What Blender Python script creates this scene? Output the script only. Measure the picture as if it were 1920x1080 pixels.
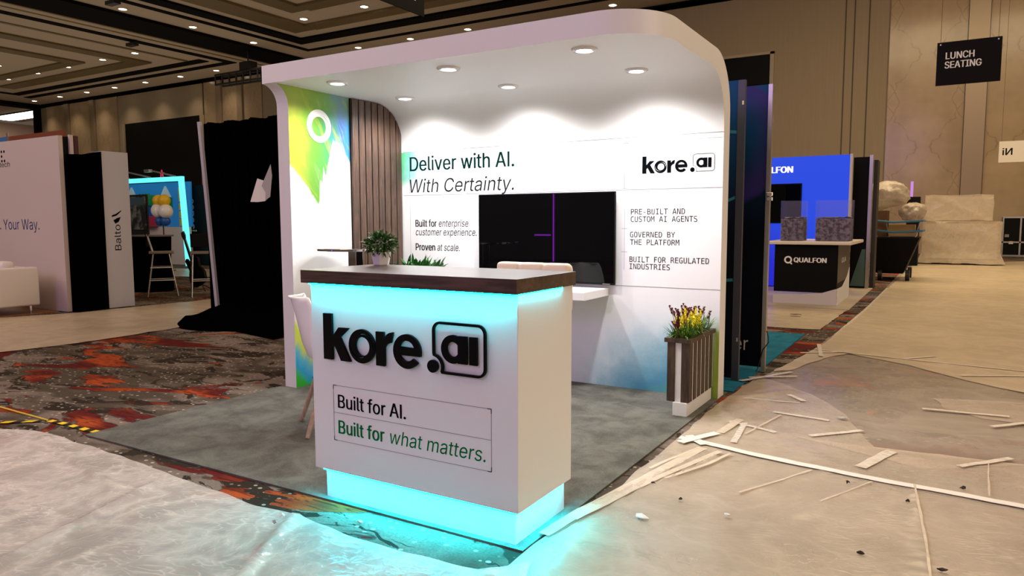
import bpy, bmesh, math, random, os
from mathutils import Vector, Matrix, noise as mn
from mathutils.geometry import interpolate_bezier, delaunay_2d_cdt

random.seed(7)
for o in list(bpy.data.objects):
    bpy.data.objects.remove(o)
SC = bpy.context.scene
COL = SC.collection
PI = math.pi

# ------------------------------------------------------------------ camera
CAM = (1.3795, -2.3478, 1.2848)
cd = bpy.data.cameras.new('camera')
cam = bpy.data.objects.new('camera', cd)
COL.objects.link(cam)
yaw, pitch, roll = .5394, -.0913, .0026
cam.matrix_world = (Matrix.Translation(CAM) @ Matrix.Rotation(yaw, 4, 'Z')
                    @ Matrix.Rotation(PI / 2 + pitch, 4, 'X') @ Matrix.Rotation(-roll, 4, 'Z'))
cd.sensor_fit = 'HORIZONTAL'
cd.sensor_width = 36
cd.lens = 1358.83 / 1920 * 36
cd.clip_start, cd.clip_end = .05, 300
SC.camera = cam

# ------------------------------------------------------------------ world, light, exposure
W = bpy.data.worlds.new('hall_air')
SC.world = W
W.use_nodes = True
W.node_tree.nodes['Background'].inputs[0].default_value = (.42, .33, .25, 1)
W.node_tree.nodes['Background'].inputs[1].default_value = .22
SC.view_settings.view_transform = 'Standard'
SC.view_settings.look = 'None'
SC.view_settings.gamma = 1
SC.view_settings.use_curve_mapping = False
SC.view_settings.exposure = 0.0


def area(name, loc, target, sx, sy, power, color):
    d = bpy.data.lights.new(name, 'AREA')
    d.shape = 'RECTANGLE'
    d.size, d.size_y, d.energy, d.color = sx, sy, power, color
    o = bpy.data.objects.new(name, d)
    COL.objects.link(o)
    o.location = loc
    o.rotation_euler = (Vector(target) - Vector(loc)).to_track_quat('-Z', 'Y').to_euler()
    return o


area('hall_ceiling_light', (1, 1, 10.85), (1, 1, 0), 14, 12, 760, (1, .79, .54))
area('hall_ceiling_light', (2, 19, 10.85), (2, 21, 0), 15, 9, 3000, (1, .78, .48))
area('ceiling_fill_light', (-38, 17, 3.0), (-38, 17, 11), 44, 24, 1000, (1, .83, .62))  # unseen upward lamp, added only to brighten the ceiling
area('lilac_front_light', (-5, -14, 7.8), (-1.5, 1, .6), 9, 5, 550, (.74, .49, 1.0))  # unseen area lamp, added for the lilac light on front faces
area('aisle_light', (13, 1, 4.5), (0, 1.5, .9), 5, 8, 560, (1, .76, .56))
area('carpet_light', (-15, -6, 8), (-7, 3, 0), 8, 6, 650, (1, .80, .66))

# ------------------------------------------------------------------ node helpers


class X:
    """a value in a node tree, with arithmetic"""
    def __init__(s, nt, v):
        s.nt, s.v = nt, v

    def _m(s, op, *a):
        n = s.nt.nodes.new('ShaderNodeMath')
        n.operation = op
        for i, q in enumerate((s,) + a):
            q = q.v if isinstance(q, X) else q
            if isinstance(q, (int, float)):
                n.inputs[i].default_value = q
            else:
                s.nt.links.new(q, n.inputs[i])
        return X(s.nt, n.outputs[0])

    def __add__(s, o): return s._m('ADD', o)
    __radd__ = __add__
    def __sub__(s, o): return s._m('SUBTRACT', o)
    def __rsub__(s, o): return X(s.nt, o)._m('SUBTRACT', s)
    def __mul__(s, o): return s._m('MULTIPLY', o)
    __rmul__ = __mul__
    def __truediv__(s, o): return s._m('DIVIDE', o)
    def min(s, o): return s._m('MINIMUM', o)
    def max(s, o): return s._m('MAXIMUM', o)
    def abs(s): return s._m('ABSOLUTE')
    def sqrt(s): return s._m('SQRT')
    def sin(s): return s._m('SINE')
    def pow(s, p): return s._m('POWER', p)
    def gt(s, o): return s._m('GREATER_THAN', o)
    def pp(s, o): return s._m('PINGPONG', o)

    def smooth(s, a, b):
        n = s.nt.nodes.new('ShaderNodeMapRange')
        n.interpolation_type = 'SMOOTHSTEP'
        flip = a > b
        n.inputs[1].default_value, n.inputs[2].default_value = (b, a) if flip else (a, b)
        n.inputs[3].default_value, n.inputs[4].default_value = (1, 0) if flip else (0, 1)
        s.nt.links.new(s.v, n.inputs[0])
        return X(s.nt, n.outputs[0])

    def ramp(s, stops):
        n = s.nt.nodes.new('ShaderNodeValToRGB')
        el = n.color_ramp.elements
        while len(el) < len(stops):
            el.new(.5)
        for e, (p, c) in zip(el, stops):
            e.position = p
            e.color = tuple(c) + (1,) if hasattr(c, '__len__') else (c, c, c, 1)
        s.nt.links.new(s.v, n.inputs[0])
        return X(s.nt, n.outputs[0])


def principled(name, color=(.8, .8, .8), rough=.5, metal=0, spec=.5, emit=None, estr=0):
    m = bpy.data.materials.new(name)
    m.use_nodes = True
    b = m.node_tree.nodes['Principled BSDF']
    b.inputs['Base Color'].default_value = tuple(color) + (1,)
    b.inputs['Roughness'].default_value = rough
    b.inputs['Metallic'].default_value = metal
    b.inputs['Specular IOR Level'].default_value = spec
    if emit:
        b.inputs['Emission Color'].default_value = tuple(emit) + (1,)
        b.inputs['Emission Strength'].default_value = estr
    m.diffuse_color = tuple(color) + (1,)
    return m


def B(m): return m.node_tree.nodes['Principled BSDF']


def coords(m, kind='Object'):
    """coordinates on the thing itself, or ('Position') in metres in the hall"""
    nt = m.node_tree
    s = nt.nodes.new('ShaderNodeSeparateXYZ')
    if kind == 'Position':
        out = nt.nodes.new('ShaderNodeNewGeometry').outputs['Position']
    else:
        out = nt.nodes.new('ShaderNodeTexCoord').outputs[kind]
    nt.links.new(out, s.inputs[0])
    return out, [X(nt, s.outputs[i]) for i in range(3)]


def vec(nt, x, y, z):
    n = nt.nodes.new('ShaderNodeCombineXYZ')
    for i, q in enumerate((x, y, z)):
        if isinstance(q, X):
            nt.links.new(q.v, n.inputs[i])
        else:
            n.inputs[i].default_value = q
    return n.outputs[0]


def noise(nt, v, scale, detail=2, rough=.5, dist=0):
    n = nt.nodes.new('ShaderNodeTexNoise')
    nt.links.new(v, n.inputs['Vector'])
    n.inputs['Scale'].default_value = scale
    n.inputs['Detail'].default_value = detail
    n.inputs['Roughness'].default_value = rough
    n.inputs['Distortion'].default_value = dist
    return X(nt, n.outputs[0])


def mix(nt, fac, a, b):
    n = nt.nodes.new('ShaderNodeMix')
    n.data_type = 'RGBA'
    ins = [n.inputs[0], n.inputs[6], n.inputs[7]]
    for i, q in zip(ins, (fac, a, b)):
        if isinstance(q, X):
            nt.links.new(q.v, i)
        elif isinstance(q, (int, float)):
            i.default_value = q
        else:
            i.default_value = tuple(q) + (1,)
    return X(nt, n.outputs[2])


def bump(m, h, strength=.2, dist=.01):
    nt = m.node_tree
    n = nt.nodes.new('ShaderNodeBump')
    n.inputs['Strength'].default_value = strength
    n.inputs['Distance'].default_value = dist
    nt.links.new(h.v, n.inputs['Height'])
    nt.links.new(n.outputs[0], B(m).inputs['Normal'])
    return n.outputs[0]


def base(m, x): m.node_tree.links.new(x.v, B(m).inputs['Base Color'])


def wood(name, dark, light, axis='z', scale=1, rough=.4):
    m = principled(name, light, rough)
    nt = m.node_tree
    _, (x, y, z) = coords(m)
    a, b, c = {'z': (x, y, z), 'x': (y, z, x), 'y': (x, z, y)}[axis]
    v = vec(nt, a * (22 * scale), b * (22 * scale), c * (1.6 * scale))
    n = noise(nt, v, 1.6, 5, .6, 1.2)
    n2 = noise(nt, v, 7, 3, .5)
    base(m, mix(nt, (n * .75 + n2 * .25).smooth(.36, .64), dark, light))
    bump(m, n, .06, .002)
    return m


def film(name, opac=.5, tint=(.86, .82, .76), rough=.25, wr=1.0, bst=.5, swirl=.25, streak=.12, fine=.0):
    """thin crumpled polythene: part clear, part milky, glossy"""
    m = principled(name, tint, rough, spec=.55)
    nt = m.node_tree
    co, (x, y, z) = coords(m)
    warp = noise(nt, co, 1.1, 3, .5)
    v = vec(nt, x + warp * .35, y + warp * .3, z)
    n1 = noise(nt, v, 5 * wr, 4, .55, swirl)
    n2 = noise(nt, vec(nt, x * .6 + warp * .3, y * 1.5, z), 17 * wr, 3, .55, swirl)
    ridg = 1 - (n1 - .5).abs() * 6
    rid2 = (1 - (n2 - .5).abs() * 7).max(0)
    h = ridg.max(0) * .6 + n2 * .2
    if fine:    # short thin creases in two directions
        m1 = noise(nt, vec(nt, x * 1.1 + y * .5, y * 3.2 - x * .9, z), 7, 1.5, .5, .4)
        m2 = noise(nt, vec(nt, x * 3.0 - y * .6, y * 1.6 + x * .8, z + 3.0), 6, 1.5, .5, .4)
        where = noise(nt, co, 3.0, 2, .5).smooth(.35, .62)
        rid2 = ((1 - (m1 - .5).abs() * 16).max(0) * where).max((1 - (m2 - .5).abs() * 24).max(0) * (1 - where) * .8)
        h = ridg.max(0) * .3 + rid2 * .35
    nrm = bump(m, h, bst, .02)
    tr = nt.nodes.new('ShaderNodeBsdfTransparent')
    tr.inputs[0].default_value = (1, .99, .97, 1)
    lw = nt.nodes.new('ShaderNodeLayerWeight')
    lw.inputs[0].default_value = .35
    cloud = noise(nt, co, .8, 3, .5).smooth(.3, .7)
    fac = (X(nt, lw.outputs[1]) * .22 + opac - .10 + cloud * .14 + (ridg.max(0).pow(2) + rid2.pow(2) * fine) * streak).min(.97)
    ms = nt.nodes.new('ShaderNodeMixShader')
    nt.links.new(fac.v, ms.inputs[0])
    nt.links.new(tr.outputs[0], ms.inputs[1])
    nt.links.new(B(m).outputs[0], ms.inputs[2])
    nt.links.new(ms.outputs[0], nt.nodes['Material Output'].inputs[0])
    return m


# ------------------------------------------------------------------ mesh helpers
def bm_():
    return bmesh.new()


def box(bm, x0, x1, y0, y1, z0, z1, bev=0):
    r = bmesh.ops.create_cube(bm, size=1)
    for v in r['verts']:
        v.co = Vector(((x0 + x1) / 2 + v.co.x * (x1 - x0), (y0 + y1) / 2 + v.co.y * (y1 - y0), (z0 + z1) / 2 + v.co.z * (z1 - z0)))
    if bev:
        es = list({e for v in r['verts'] for e in v.link_edges})
        bmesh.ops.bevel(bm, geom=es, offset=bev, segments=3, profile=.5, affect='EDGES')


def prism(bm, pts, axis, a, b):
    """polygon in the two axes other than AXIS, extruded from a to b along it"""
    def P(p, q):
        return {'x': (q, p[0], p[1]), 'y': (p[0], q, p[1]), 'z': (p[0], p[1], q)}[axis]
    A = [bm.verts.new(P(p, a)) for p in pts]
    C = [bm.verts.new(P(p, b)) for p in pts]
    n = len(pts)
    bm.faces.new(A)
    bm.faces.new(C[::-1])
    for i in range(n):
        bm.faces.new((A[i], C[i], C[(i + 1) % n], A[(i + 1) % n]))
    bmesh.ops.recalc_face_normals(bm, faces=bm.faces[:])


def tube(bm, pts, r, seg=10, r2=None):
    pts = [Vector(p) for p in pts]
    rings = []
    for i, p in enumerate(pts):
        t = (pts[min(i + 1, len(pts) - 1)] - pts[max(i - 1, 0)]).normalized()
        u = t.orthogonal().normalized() if i == 0 else (rings_u - t * rings_u.dot(t)).normalized()
        rings_u = u
        w = t.cross(u)
        rr = r if r2 is None else r + (r2 - r) * i / (len(pts) - 1)
        rings.append([bm.verts.new(p + (u * math.cos(2 * PI * k / seg) + w * math.sin(2 * PI * k / seg)) * rr) for k in range(seg)])
    for a, b in zip(rings, rings[1:]):
        for k in range(seg):
            bm.faces.new((a[k], a[(k + 1) % seg], b[(k + 1) % seg], b[k]))
    bm.faces.new(rings[0][::-1])
    bm.faces.new(rings[-1])


def lathe(bm, prof, c=(0, 0, 0), seg=32, flat=None):
    """profile of (r, z) turned about z"""
    rings = []
    for r, z in prof:
        if r < 1e-6:
            rings.append([bm.verts.new((c[0], c[1], c[2] + z))])
        else:
            rings.append([bm.verts.new((c[0] + r * math.cos(2 * PI * k / seg), c[1] + r * math.sin(2 * PI * k / seg), c[2] + z)) for k in range(seg)])
    for a, b in zip(rings, rings[1:]):
        for k in range(seg):
            k2 = (k + 1) % seg
            if len(a) == 1 and len(b) == 1:
                continue
            if len(a) == 1:
                bm.faces.new((a[0], b[k2], b[k]))
            elif len(b) == 1:
                bm.faces.new((a[k], a[k2], b[0]))
            else:
                bm.faces.new((a[k], a[k2], b[k2], b[k]))
    bmesh.ops.recalc_face_normals(bm, faces=bm.faces[:])


def blob(bm, c, r, amp=.15, freq=2.0, seed=0, sub=3):
    q = bmesh.ops.create_icosphere(bm, subdivisions=sub, radius=1)
    for v in q['verts']:
        d = v.co.normalized()
        k = 1 + amp * mn.noise(d * freq + Vector((seed, seed * 1.7, -seed))) + amp * .5 * mn.noise(d * freq * 2.7 + Vector((seed, 3, 1)))
        v.co = Vector((c[0] + d.x * r[0] * k, c[1] + d.y * r[1] * k, c[2] + d.z * r[2] * k))


def leaf(bm, p, d, L, w, droop=.3, n=4, up=None):
    """one curved tapering blade"""
    p, d = Vector(p), Vector(d).normalized()
    s = d.cross(Vector((0, 0, 1)))
    s = s.normalized() if s.length > 1e-3 else Vector((1, 0, 0))
    if up:
        s = (Matrix.Rotation(up, 3, d) @ s)
    prev = None
    for i in range(n + 1):
        t = i / n
        c = p + d * (L * t) + Vector((0, 0, -droop * L * t * t))
        ww = w * (math.sin(PI * min(1, .15 + .85 * t)) if t < 1 else 0.02)
        a, b = bm.verts.new(c - s * ww), bm.verts.new(c + s * ww)
        if prev:
            bm.faces.new((prev[0], prev[1], b, a))
        prev = (a, b)


LOC = {}


def wloc(o):
    v = Vector((0, 0, 0))
    while o:
        v += o.location
        o = o.parent
    return v


def tag(o, label=None, cat=None, group=None, kind=None):
    for k, v in (('label', label), ('category', cat), ('group', group), ('kind', kind)):
        if v:
            o[k] = v
    return o


def thing(name, label, cat, loc=(0, 0, 0), group=None):
    o = bpy.data.objects.new(name, None)
    COL.objects.link(o)
    o.location = loc
    o.empty_display_size = .1
    return tag(o, label, cat, group)


def link(name, me, parent=None, world=True, smooth=None):
    o = bpy.data.objects.new(name, me)
    COL.objects.link(o)
    if parent:
        o.parent = parent
        if world:
            me.transform(Matrix.Translation(-wloc(parent)))
    if smooth:
        ang = math.radians(smooth)
        for p in me.polygons:
            p.use_smooth = True
        me.set_sharp_from_angle(angle=ang)
    return o


def obj(name, bm, m, parent=None, world=True, smooth=None, bevel=0, label=None):
    """bm in world coordinates (or in the parent's, world=False) becomes ONE mesh object"""
    me = bpy.data.meshes.new(name)
    bm.to_mesh(me)
    bm.free()
    for q in (m if isinstance(m, (list, tuple)) else [m]):
        me.materials.append(q)
    o = link(name, me, parent, world, smooth)
    if bevel:
        b = o.modifiers.new('edge', 'BEVEL')
        b.width, b.segments, b.limit_method = bevel, 2, 'ANGLE'
    if label:
        o['label'] = label
    return o


def origin(o, p):
    """move the origin of a top-level mesh to p"""
    o.data.transform(Matrix.Translation(-Vector(p)))
    o.location = p
    return o


def bx(name, m, parent, *a, bev=0, **k):
    b = bm_()
    box(b, *a, bev=bev)
    return obj(name, b, m, parent, **k)


def copy_tree(o, parent=None):
    c = o.copy()
    COL.objects.link(c)
    if parent:
        c.parent = parent
    for ch in list(o.children):
        copy_tree(ch, c)
    return c


# ------------------------------------------------------------------ lettering
FONTS = {}


def font(n):
    if n not in FONTS:
        f = None
        try:
            f = bpy.data.fonts.load(os.path.join(bpy.utils.system_resource('DATAFILES'), 'fonts', n))
        except Exception:
            f = None
        FONTS[n] = f
    return FONTS[n]


def face_map(face):
    return {'front': Matrix(((1, 0, 0, 0), (0, 0, -1, 0), (0, 1, 0, 0), (0, 0, 0, 1))),      # faces -Y
            'right': Matrix(((0, 0, 1, 0), (1, 0, 0, 0), (0, 1, 0, 0), (0, 0, 0, 1)))}[face]  # faces +X


CAPS = {}


def cap_height(mono):
    if mono not in CAPS:
        CAPS[mono] = 1
        me = text_mesh('H', 'right', (0, 0, 0), 0, 1, mono=mono)
        CAPS[mono] = max(v.co.z for v in me.vertices)
    return CAPS[mono]


def text_mesh(s, face, pos, width, cap, bold=0, shear=0, mono=False, turn=0, depth=.001, flip=False):
    c = bpy.data.curves.new('lettering', 'FONT')
    c.body = s
    f = font('DejaVuSansMono.woff2' if mono else 'Inter.woff2')
    if f:
        c.font = f
    c.offset, c.shear, c.extrude, c.resolution_u = min(0, bold), shear, 0, 4
    o = bpy.data.objects.new('lettering', c)
    COL.objects.link(o)
    dg = bpy.context.evaluated_depsgraph_get()
    oe = o.evaluated_get(dg)
    loops = []
    for sp in oe.to_curve(dg).splines:
        P = sp.bezier_points
        L = []
        for q in range(len(P)):
            a, e = P[q], P[(q + 1) % len(P)]
            seg = interpolate_bezier(a.co, a.handle_right, e.handle_left, e.co, 6)
            straight = (a.handle_right - a.co).cross(e.co - a.co).length < 1e-6 and (e.handle_left - e.co).cross(e.co - a.co).length < 1e-6
            L += [a.co.copy()] if straight else [v.copy() for v in seg[:-1]]
        L = [v for k_, v in enumerate(L) if (v - L[k_ - 1]).length > 1e-6]
        if len(L) > 2:
            loops.append(L)
    oe.to_curve_clear()
    bpy.data.objects.remove(o)

    # fill by winding number, so strokes of a letter that cross themselves stay solid
    boxes = [(min(p.x for p in L), max(p.x for p in L), min(p.y for p in L), max(p.y for p in L)) for L in loops]

    def wind(px, py):
        w = 0
        for L, (a0, a1, b0, b1) in zip(loops, boxes):
            if not (a0 <= px <= a1 and b0 <= py <= b1):
                continue
            q = L[-1]
            for p in L:
                if (q.y <= py) != (p.y <= py):
                    xx = q.x + (py - q.y) / (p.y - q.y) * (p.x - q.x)
                    if xx > px:
                        w += 1 if p.y > q.y else -1
                q = p
        return w
    V, E = [], []
    for L in loops:
        n0 = len(V)
        V += [Vector((p.x, p.y)) for p in L]
        E += [(n0 + k_, n0 + (k_ + 1) % len(L)) for k_ in range(len(L))]
    co, _e, fs = delaunay_2d_cdt(V, E, [], 0, 1e-6)[:3]
    b = bm_()
    vs = [b.verts.new((p.x, p.y, 0)) for p in co]
    for f in fs:
        cx, cy = (sum(co[k_][a] for k_ in f) / len(f) for a in (0, 1))
        if wind(cx, cy):
            fc = b.faces.new([vs[k_] for k_ in f])
            fc.normal_update()
            if fc.normal.z < 0:
                fc.normal_flip()
    bmesh.ops.delete(b, geom=[v for v in b.verts if not v.link_faces], context='VERTS')
    bmesh.ops.dissolve_limit(b, angle_limit=.01, verts=b.verts[:], edges=b.edges[:])
    me = bpy.data.meshes.new('lettering')
    b.to_mesh(me)
    b.free()
    xs = [v.co.x for v in me.vertices]
    x0, x1 = min(xs), max(xs)
    k = cap / cap_height(mono)
    sx = width / (x1 - x0) if width else k
    for v in me.vertices:
        v.co = Vector(((v.co.x - x0) * sx, v.co.y * k, v.co.z * depth + depth * .5))
        if flip:
            v.co.x = width - v.co.x
    if bold > 0:   # heavier weight: the letters laid over themselves a hair to each side
        b = bm_()
        for i, dx in enumerate((-.5, 0, .5)):
            m2 = me.copy()
            m2.transform(Matrix.Translation((dx * bold * cap * 2.2, 0, i * depth * .3)))
            b.from_mesh(m2)
        b.to_mesh(me)
        b.free()
    M = Matrix.Translation(pos) @ face_map(face) @ Matrix.Rotation(turn, 4, 'Z')
    me.transform(M)
    return me


def text(parent, m, s, face, pos, width, cap, name='lettering', **k):
    me = text_mesh(s, face, pos, width, cap, **k)
    me.materials.clear()
    me.materials.append(m)
    return link(name, me, parent)


def shape2d(loops_list, depth):
    """each item: list of closed loops (outer + holes) -> one filled extruded mesh"""
    out = bm_()
    for n_item, loops in enumerate(loops_list):
        c = bpy.data.curves.new('shape', 'CURVE')
        c.dimensions, c.fill_mode, c.extrude = '2D', 'BOTH', depth / 2
        for L in loops:
            sp = c.splines.new('POLY')
            sp.points.add(len(L) - 1)
            for p, q in zip(sp.points, L):
                p.co = (q[0], q[1], 0, 1)
            sp.use_cyclic_u = True
        o = bpy.data.objects.new('shape', c)
        COL.objects.link(o)
        dg = bpy.context.evaluated_depsgraph_get()
        me = bpy.data.meshes.new_from_object(o.evaluated_get(dg))
        bpy.data.objects.remove(o)
        me.transform(Matrix.Scale(1 - .025 * n_item, 4, (0, 0, 1)) @ Matrix.Translation((0, 0, depth / 2)))
        out.from_mesh(me)
    return out


def arc(cx, cy, r, a0, a1, n=24, ry=None):
    ry = r if ry is None else ry
    return [(cx + r * math.cos(math.radians(a0 + (a1 - a0) * i / n)), cy + ry * math.sin(math.radians(a0 + (a1 - a0) * i / n))) for i in range(n + 1)]


def circle(cx, cy, r, n=40, ry=None):
    return arc(cx, cy, r, 0, 360, n, ry)[:-1]


def ribbon(path, w, closed=False):
    P = [Vector((p[0], p[1])) for p in path]
    L, R = [], []
    n = len(P)
    for i in range(n):
        a = P[(i - 1) % n] if closed or i else P[i]
        b = P[(i + 1) % n] if closed or i < n - 1 else P[i]
        t = (b - a).normalized()
        nn = Vector((-t.y, t.x)) * w / 2
        L.append(P[i] + nn)
        R.append(P[i] - nn)
    if closed:
        return L, R
    return L + R[::-1]


def slit(cx, cy, ri, ro, a0, a1, w, n=20, sx=1):
    """sliver-shaped hole spiralling from the inner to the outer edge of a ring"""
    up, dn = [], []
    for i in range(n + 1):
        t = i / n
        r = ri + (ro - ri) * t
        a = math.radians(a0 + (a1 - a0) * t)
        ww = w * math.sin(PI * (.06 + .88 * t))
        up.append((cx + (r + ww) * math.cos(a) * sx, cy + (r + ww) * math.sin(a)))
        dn.append((cx + (r - ww) * math.cos(a) * sx, cy + (r - ww) * math.sin(a)))
    return up + dn[::-1]


def kore_logo(depth_over_h, bub):
    """the word mark, k height 1, k's foot at the origin (counter proportions)"""
    S = []
    S.append([[(0, 0), (.25, 0), (.25, .26), (.315, .335), (.50, 0), (.77, 0), (.478, .50), (.735, .715), (.445, .715), (.25, .49), (.25, 1), (0, 1)]])
    ox, oy, r, ri = 1.095, .362, .362, .20
    S.append([circle(ox, oy, r), circle(ox + .02, oy, ri), slit(ox, oy, ri + .045, r - .03, 105, -15, .014), slit(ox, oy, ri + .03, r - .03, 285, 165, .014)])
    S.append([[(1.488, 0), (1.715, 0), (1.715, .34)] + arc(1.925, .34, .21, 180, 100, 8, .16) + [(1.945, .72)] + arc(1.93, .45, .24, 98, 150, 6, .27) + [(1.70, .60), (1.70, .71), (1.488, .71)]])
    ex, ey, R = 2.30, .36, .352
    q = .20
    out = arc(ex, ey, R, -8, 322, 44) + arc(ex, ey, q, 318, 205, 14) + [(ex + R * .985, ey - .08)]
    S.append([out, arc(ex, ey + .02, q, 20, 160, 14)])
    S.append([circle(2.94, .125, .128)])
    # bubble outline
    x0, x1, z0, z1, rad = 2.965, 4.17, .025, 1.0, .16
    path = [(3.16, z0)] + arc(x1 - rad, z0 + rad, rad, -90, 0, 8) + arc(x1 - rad, z1 - rad, rad, 0, 90, 8) + arc(x0 + rad, z1 - rad, rad, 90, 180, 8) + [(x0, .40)] + arc(2.94, .125, .235, 82, -22, 12)
    S.append(list(ribbon(path, bub, True)))
    ax, ay, r, ri = 3.435, .505, .28, .145
    S.append([circle(ax, ay, r), circle(ax, ay, ri)])
    S.append([[(3.55, .235), (3.765, .235), (3.765, .775), (3.55, .775)]])
    S.append([[(3.815, .235), (3.995, .235), (3.995, .775), (3.815, .775)]])
    return shape2d(S, depth_over_h)


def ring_logo(r, depth):
    ri = r * .60
    return shape2d([[circle(0, 0, r, 56), circle(-.02 * r, -.03 * r, ri, 40), slit(0, 0, ri + .06 * r, r - .05 * r, 80, -35, .022 * r), slit(0, 0, ri + .06 * r, r - .05 * r, 260, 145, .022 * r)]], depth)


# ------------------------------------------------------------------ materials
M = {}
M['white'] = principled('white_laminate', (.82, .82, .83), .42)
M['white_gloss'] = principled('white_plastic', (.86, .86, .87), .25)
M['black_logo'] = principled('black_acrylic', (.0025, .0025, .003), .35, spec=.08)
M['ink'] = principled('black_ink', (.003, .004, .005), .7, spec=0)
M['ink_green'] = principled('dark_green_ink', (.002, .018, .016), .7, spec=0)
M['grey_ink'] = principled('grey_ink', (.014, .016, .018), .7, spec=0)
M['line_ink'] = principled('thin_grey_line', (.16, .17, .18), .6)
M['green_ink'] = principled('green_ink', (.0, .16, .035), .7, spec=0)
M['seam'] = principled('panel_seam', (.24, .24, .25), .8)
M['walnut_dark'] = wood('dark_walnut', (.018, .010, .007), (.095, .052, .035), 'x', .9, .30)
B(M['walnut_dark']).inputs['Coat Weight'].default_value = .5
B(M['walnut_dark']).inputs['Coat Roughness'].default_value = .30
M['walnut'] = wood('walnut_slat', (.034, .018, .011), (.105, .058, .036), 'z', 1.2, .42)
M['walnut_grey'] = wood('brown_slat', (.028, .018, .012), (.090, .054, .030), 'z', 1.2, .45)
M['beech'] = wood('beech_leg', (.33, .22, .15), (.50, .36, .26), 'z', 1.2, .5)
M['black'] = principled('black_panel', (.0015, .0015, .002), .6, spec=.15)
M['black_cloth'] = principled('black_drape_cloth', (.0010, .0010, .0012), 1.0, spec=0)
M['black_metal'] = principled('black_metal', (.012, .012, .013), .4)
M['chrome'] = principled('polished_chrome', (.82, .82, .84), .08, 1)
M['alu'] = principled('aluminium_profile', (.55, .53, .52), .35, .9)
M['led_cyan'] = principled('cyan_led', (.1, .8, .9), .5, emit=(0, .86, 1.0), estr=150)
M['led_base'] = principled('cyan_led_low', (.1, .8, .9), .5, emit=(0, .80, 1.0), estr=180)
M['lamp'] = principled('lit_lamp_lens', (1, 1, 1), .5, emit=(1, .97, .93), estr=14)
M['hall_lamp'] = principled('lit_hall_downlight', (1, .9, .8), .5, emit=(1, .84, .62), estr=9)
M['screen'] = principled('black_glass_screen', (.0012, .0012, .0016), .015, spec=.28)
M['cream'] = principled('cream_leatherette', (.80, .68, .55), .45)
M['soil'] = principled('potting_soil', (.02, .014, .01), .95)
M['paper'] = principled('white_paper', (.80, .78, .74), .7)
M['paper_shade'] = principled('grey_card', (.42, .40, .38), .7)
M['tape'] = principled('white_tape', (.66, .59, .49), .4)
M['tape_line'] = principled('bright_white_tape', (.82, .79, .74), .4)
M['ceil'] = principled('tan_ceiling_paint', (.52, .42, .31), .8)
M['ceil_dark'] = principled('dark_slot', (.002, .002, .002), .9, spec=.1)
M['ceil_olive'] = principled('bronze_step', (.17, .12, .045), .45, .3)
M['lego_green'] = principled('green_plastic', (.01, .30, .06), .4)
M['lego_blue'] = principled('blue_plastic', (.01, .10, .42), .4)
M['lego_red'] = principled('red_plastic', (.55, .02, .03), .4)
M['yellow'] = principled('yellow_plastic', (.85, .55, .02), .4)
M['silver_letter'] = principled('silver_letter', (.62, .60, .55), .5)
M['white_letter'] = principled('white_letter', (.85, .85, .85), .6)
M['glow_letter'] = principled('lit_white_letter', (.9, .9, .9), .6, emit=(1, 1, 1), estr=1.2)


def mat_leaf(n, a, b, sc=30):
    m = principled(n, b, .5)
    nt = m.node_tree
    co, _ = coords(m)
    base(m, mix(nt, noise(nt, co, sc, 2).smooth(.35, .65), a, b))
    return m


M['leaf_dark'] = mat_leaf('dark_green_leaf', (.010, .05, .008), (.06, .20, .035))
M['leaf_mid'] = mat_leaf('mid_green_leaf', (.008, .055, .012), (.035, .20, .03))
M['blade'] = mat_leaf('grass_blade', (.02, .10, .01), (.14, .30, .03))
M['petal_yellow'] = mat_leaf('yellow_petal', (.80, .66, .0), (.90, .86, .04), 60)
M['petal_wine'] = mat_leaf('wine_red_petal', (.08, .008, .015), (.22, .025, .04), 60)
M['petal_pink'] = mat_leaf('lilac_pink_petal', (.60, .35, .50), (.80, .62, .66), 60)


def mat_carpet():
    m = principled('patterned_hall_carpet', (.1, .08, .06), .95, spec=.1)
    nt = m.node_tree
    co, (x, y, z) = coords(m)
    w = noise(nt, co, 2.2, 3)
    v = vec(nt, x * .62 + w * .25, y * 1.15 + w * .2, z)
    vs = vec(nt, x * .62, y * 1.5 + w * .5, 3.0)
    big = noise(nt, vs, 1.5, 4, .6, .6)
    dark = noise(nt, vs, 2.9, 5, .65, 1.2)
    fine = noise(nt, vec(nt, x, y, z), 90, 2, .6)
    c = mix(nt, big.smooth(.42, .60), (.085, .067, .050), (.22, .178, .150))
    c = mix(nt, dark.smooth(.54, .57), c, (.030, .022, .015))
    # cream dots in staggered rows
    vo = nt.nodes.new('ShaderNodeTexVoronoi')
    vo.inputs['Scale'].default_value = 21
    vo.inputs['Randomness'].default_value = .55
    nt.links.new(vec(nt, x * .8, y, z), vo.inputs['Vector'])
    dots = X(nt, vo.outputs['Distance']).smooth(.23, .17) * noise(nt, v, 1.9, 3).smooth(.36, .46)
    c = mix(nt, dots * .9, c, (.50, .43, .36))
    # leaf-like red and orange patches
    red = noise(nt, v, 1.25, 4.5, .60, 1.1)
    edge = red.smooth(.565, .575)
    vein = noise(nt, vec(nt, x * 3 + w * 2, y * 16, z), 3, 3, .5, .6)
    hot = noise(nt, vec(nt, x * .62, y * 1.15, z + 5.0), 2.3, 2, .5)
    rc = mix(nt, hot.smooth(.44, .60), (.12, .012, .010), (.42, .075, .018))
    rc = mix(nt, vein.smooth(.50, .62) * .7, rc, (.045, .008, .006))
    c = mix(nt, edge, c, rc)
    c = mix(nt, (red.smooth(.548, .568) - edge).max(0) * .8, c, (.02, .012, .01))
    c = mix(nt, fine.smooth(.3, .75) * .35, c, (.02, .016, .012))
    base(m, c)
    bump(m, fine, .3, .004)
    return m


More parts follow.
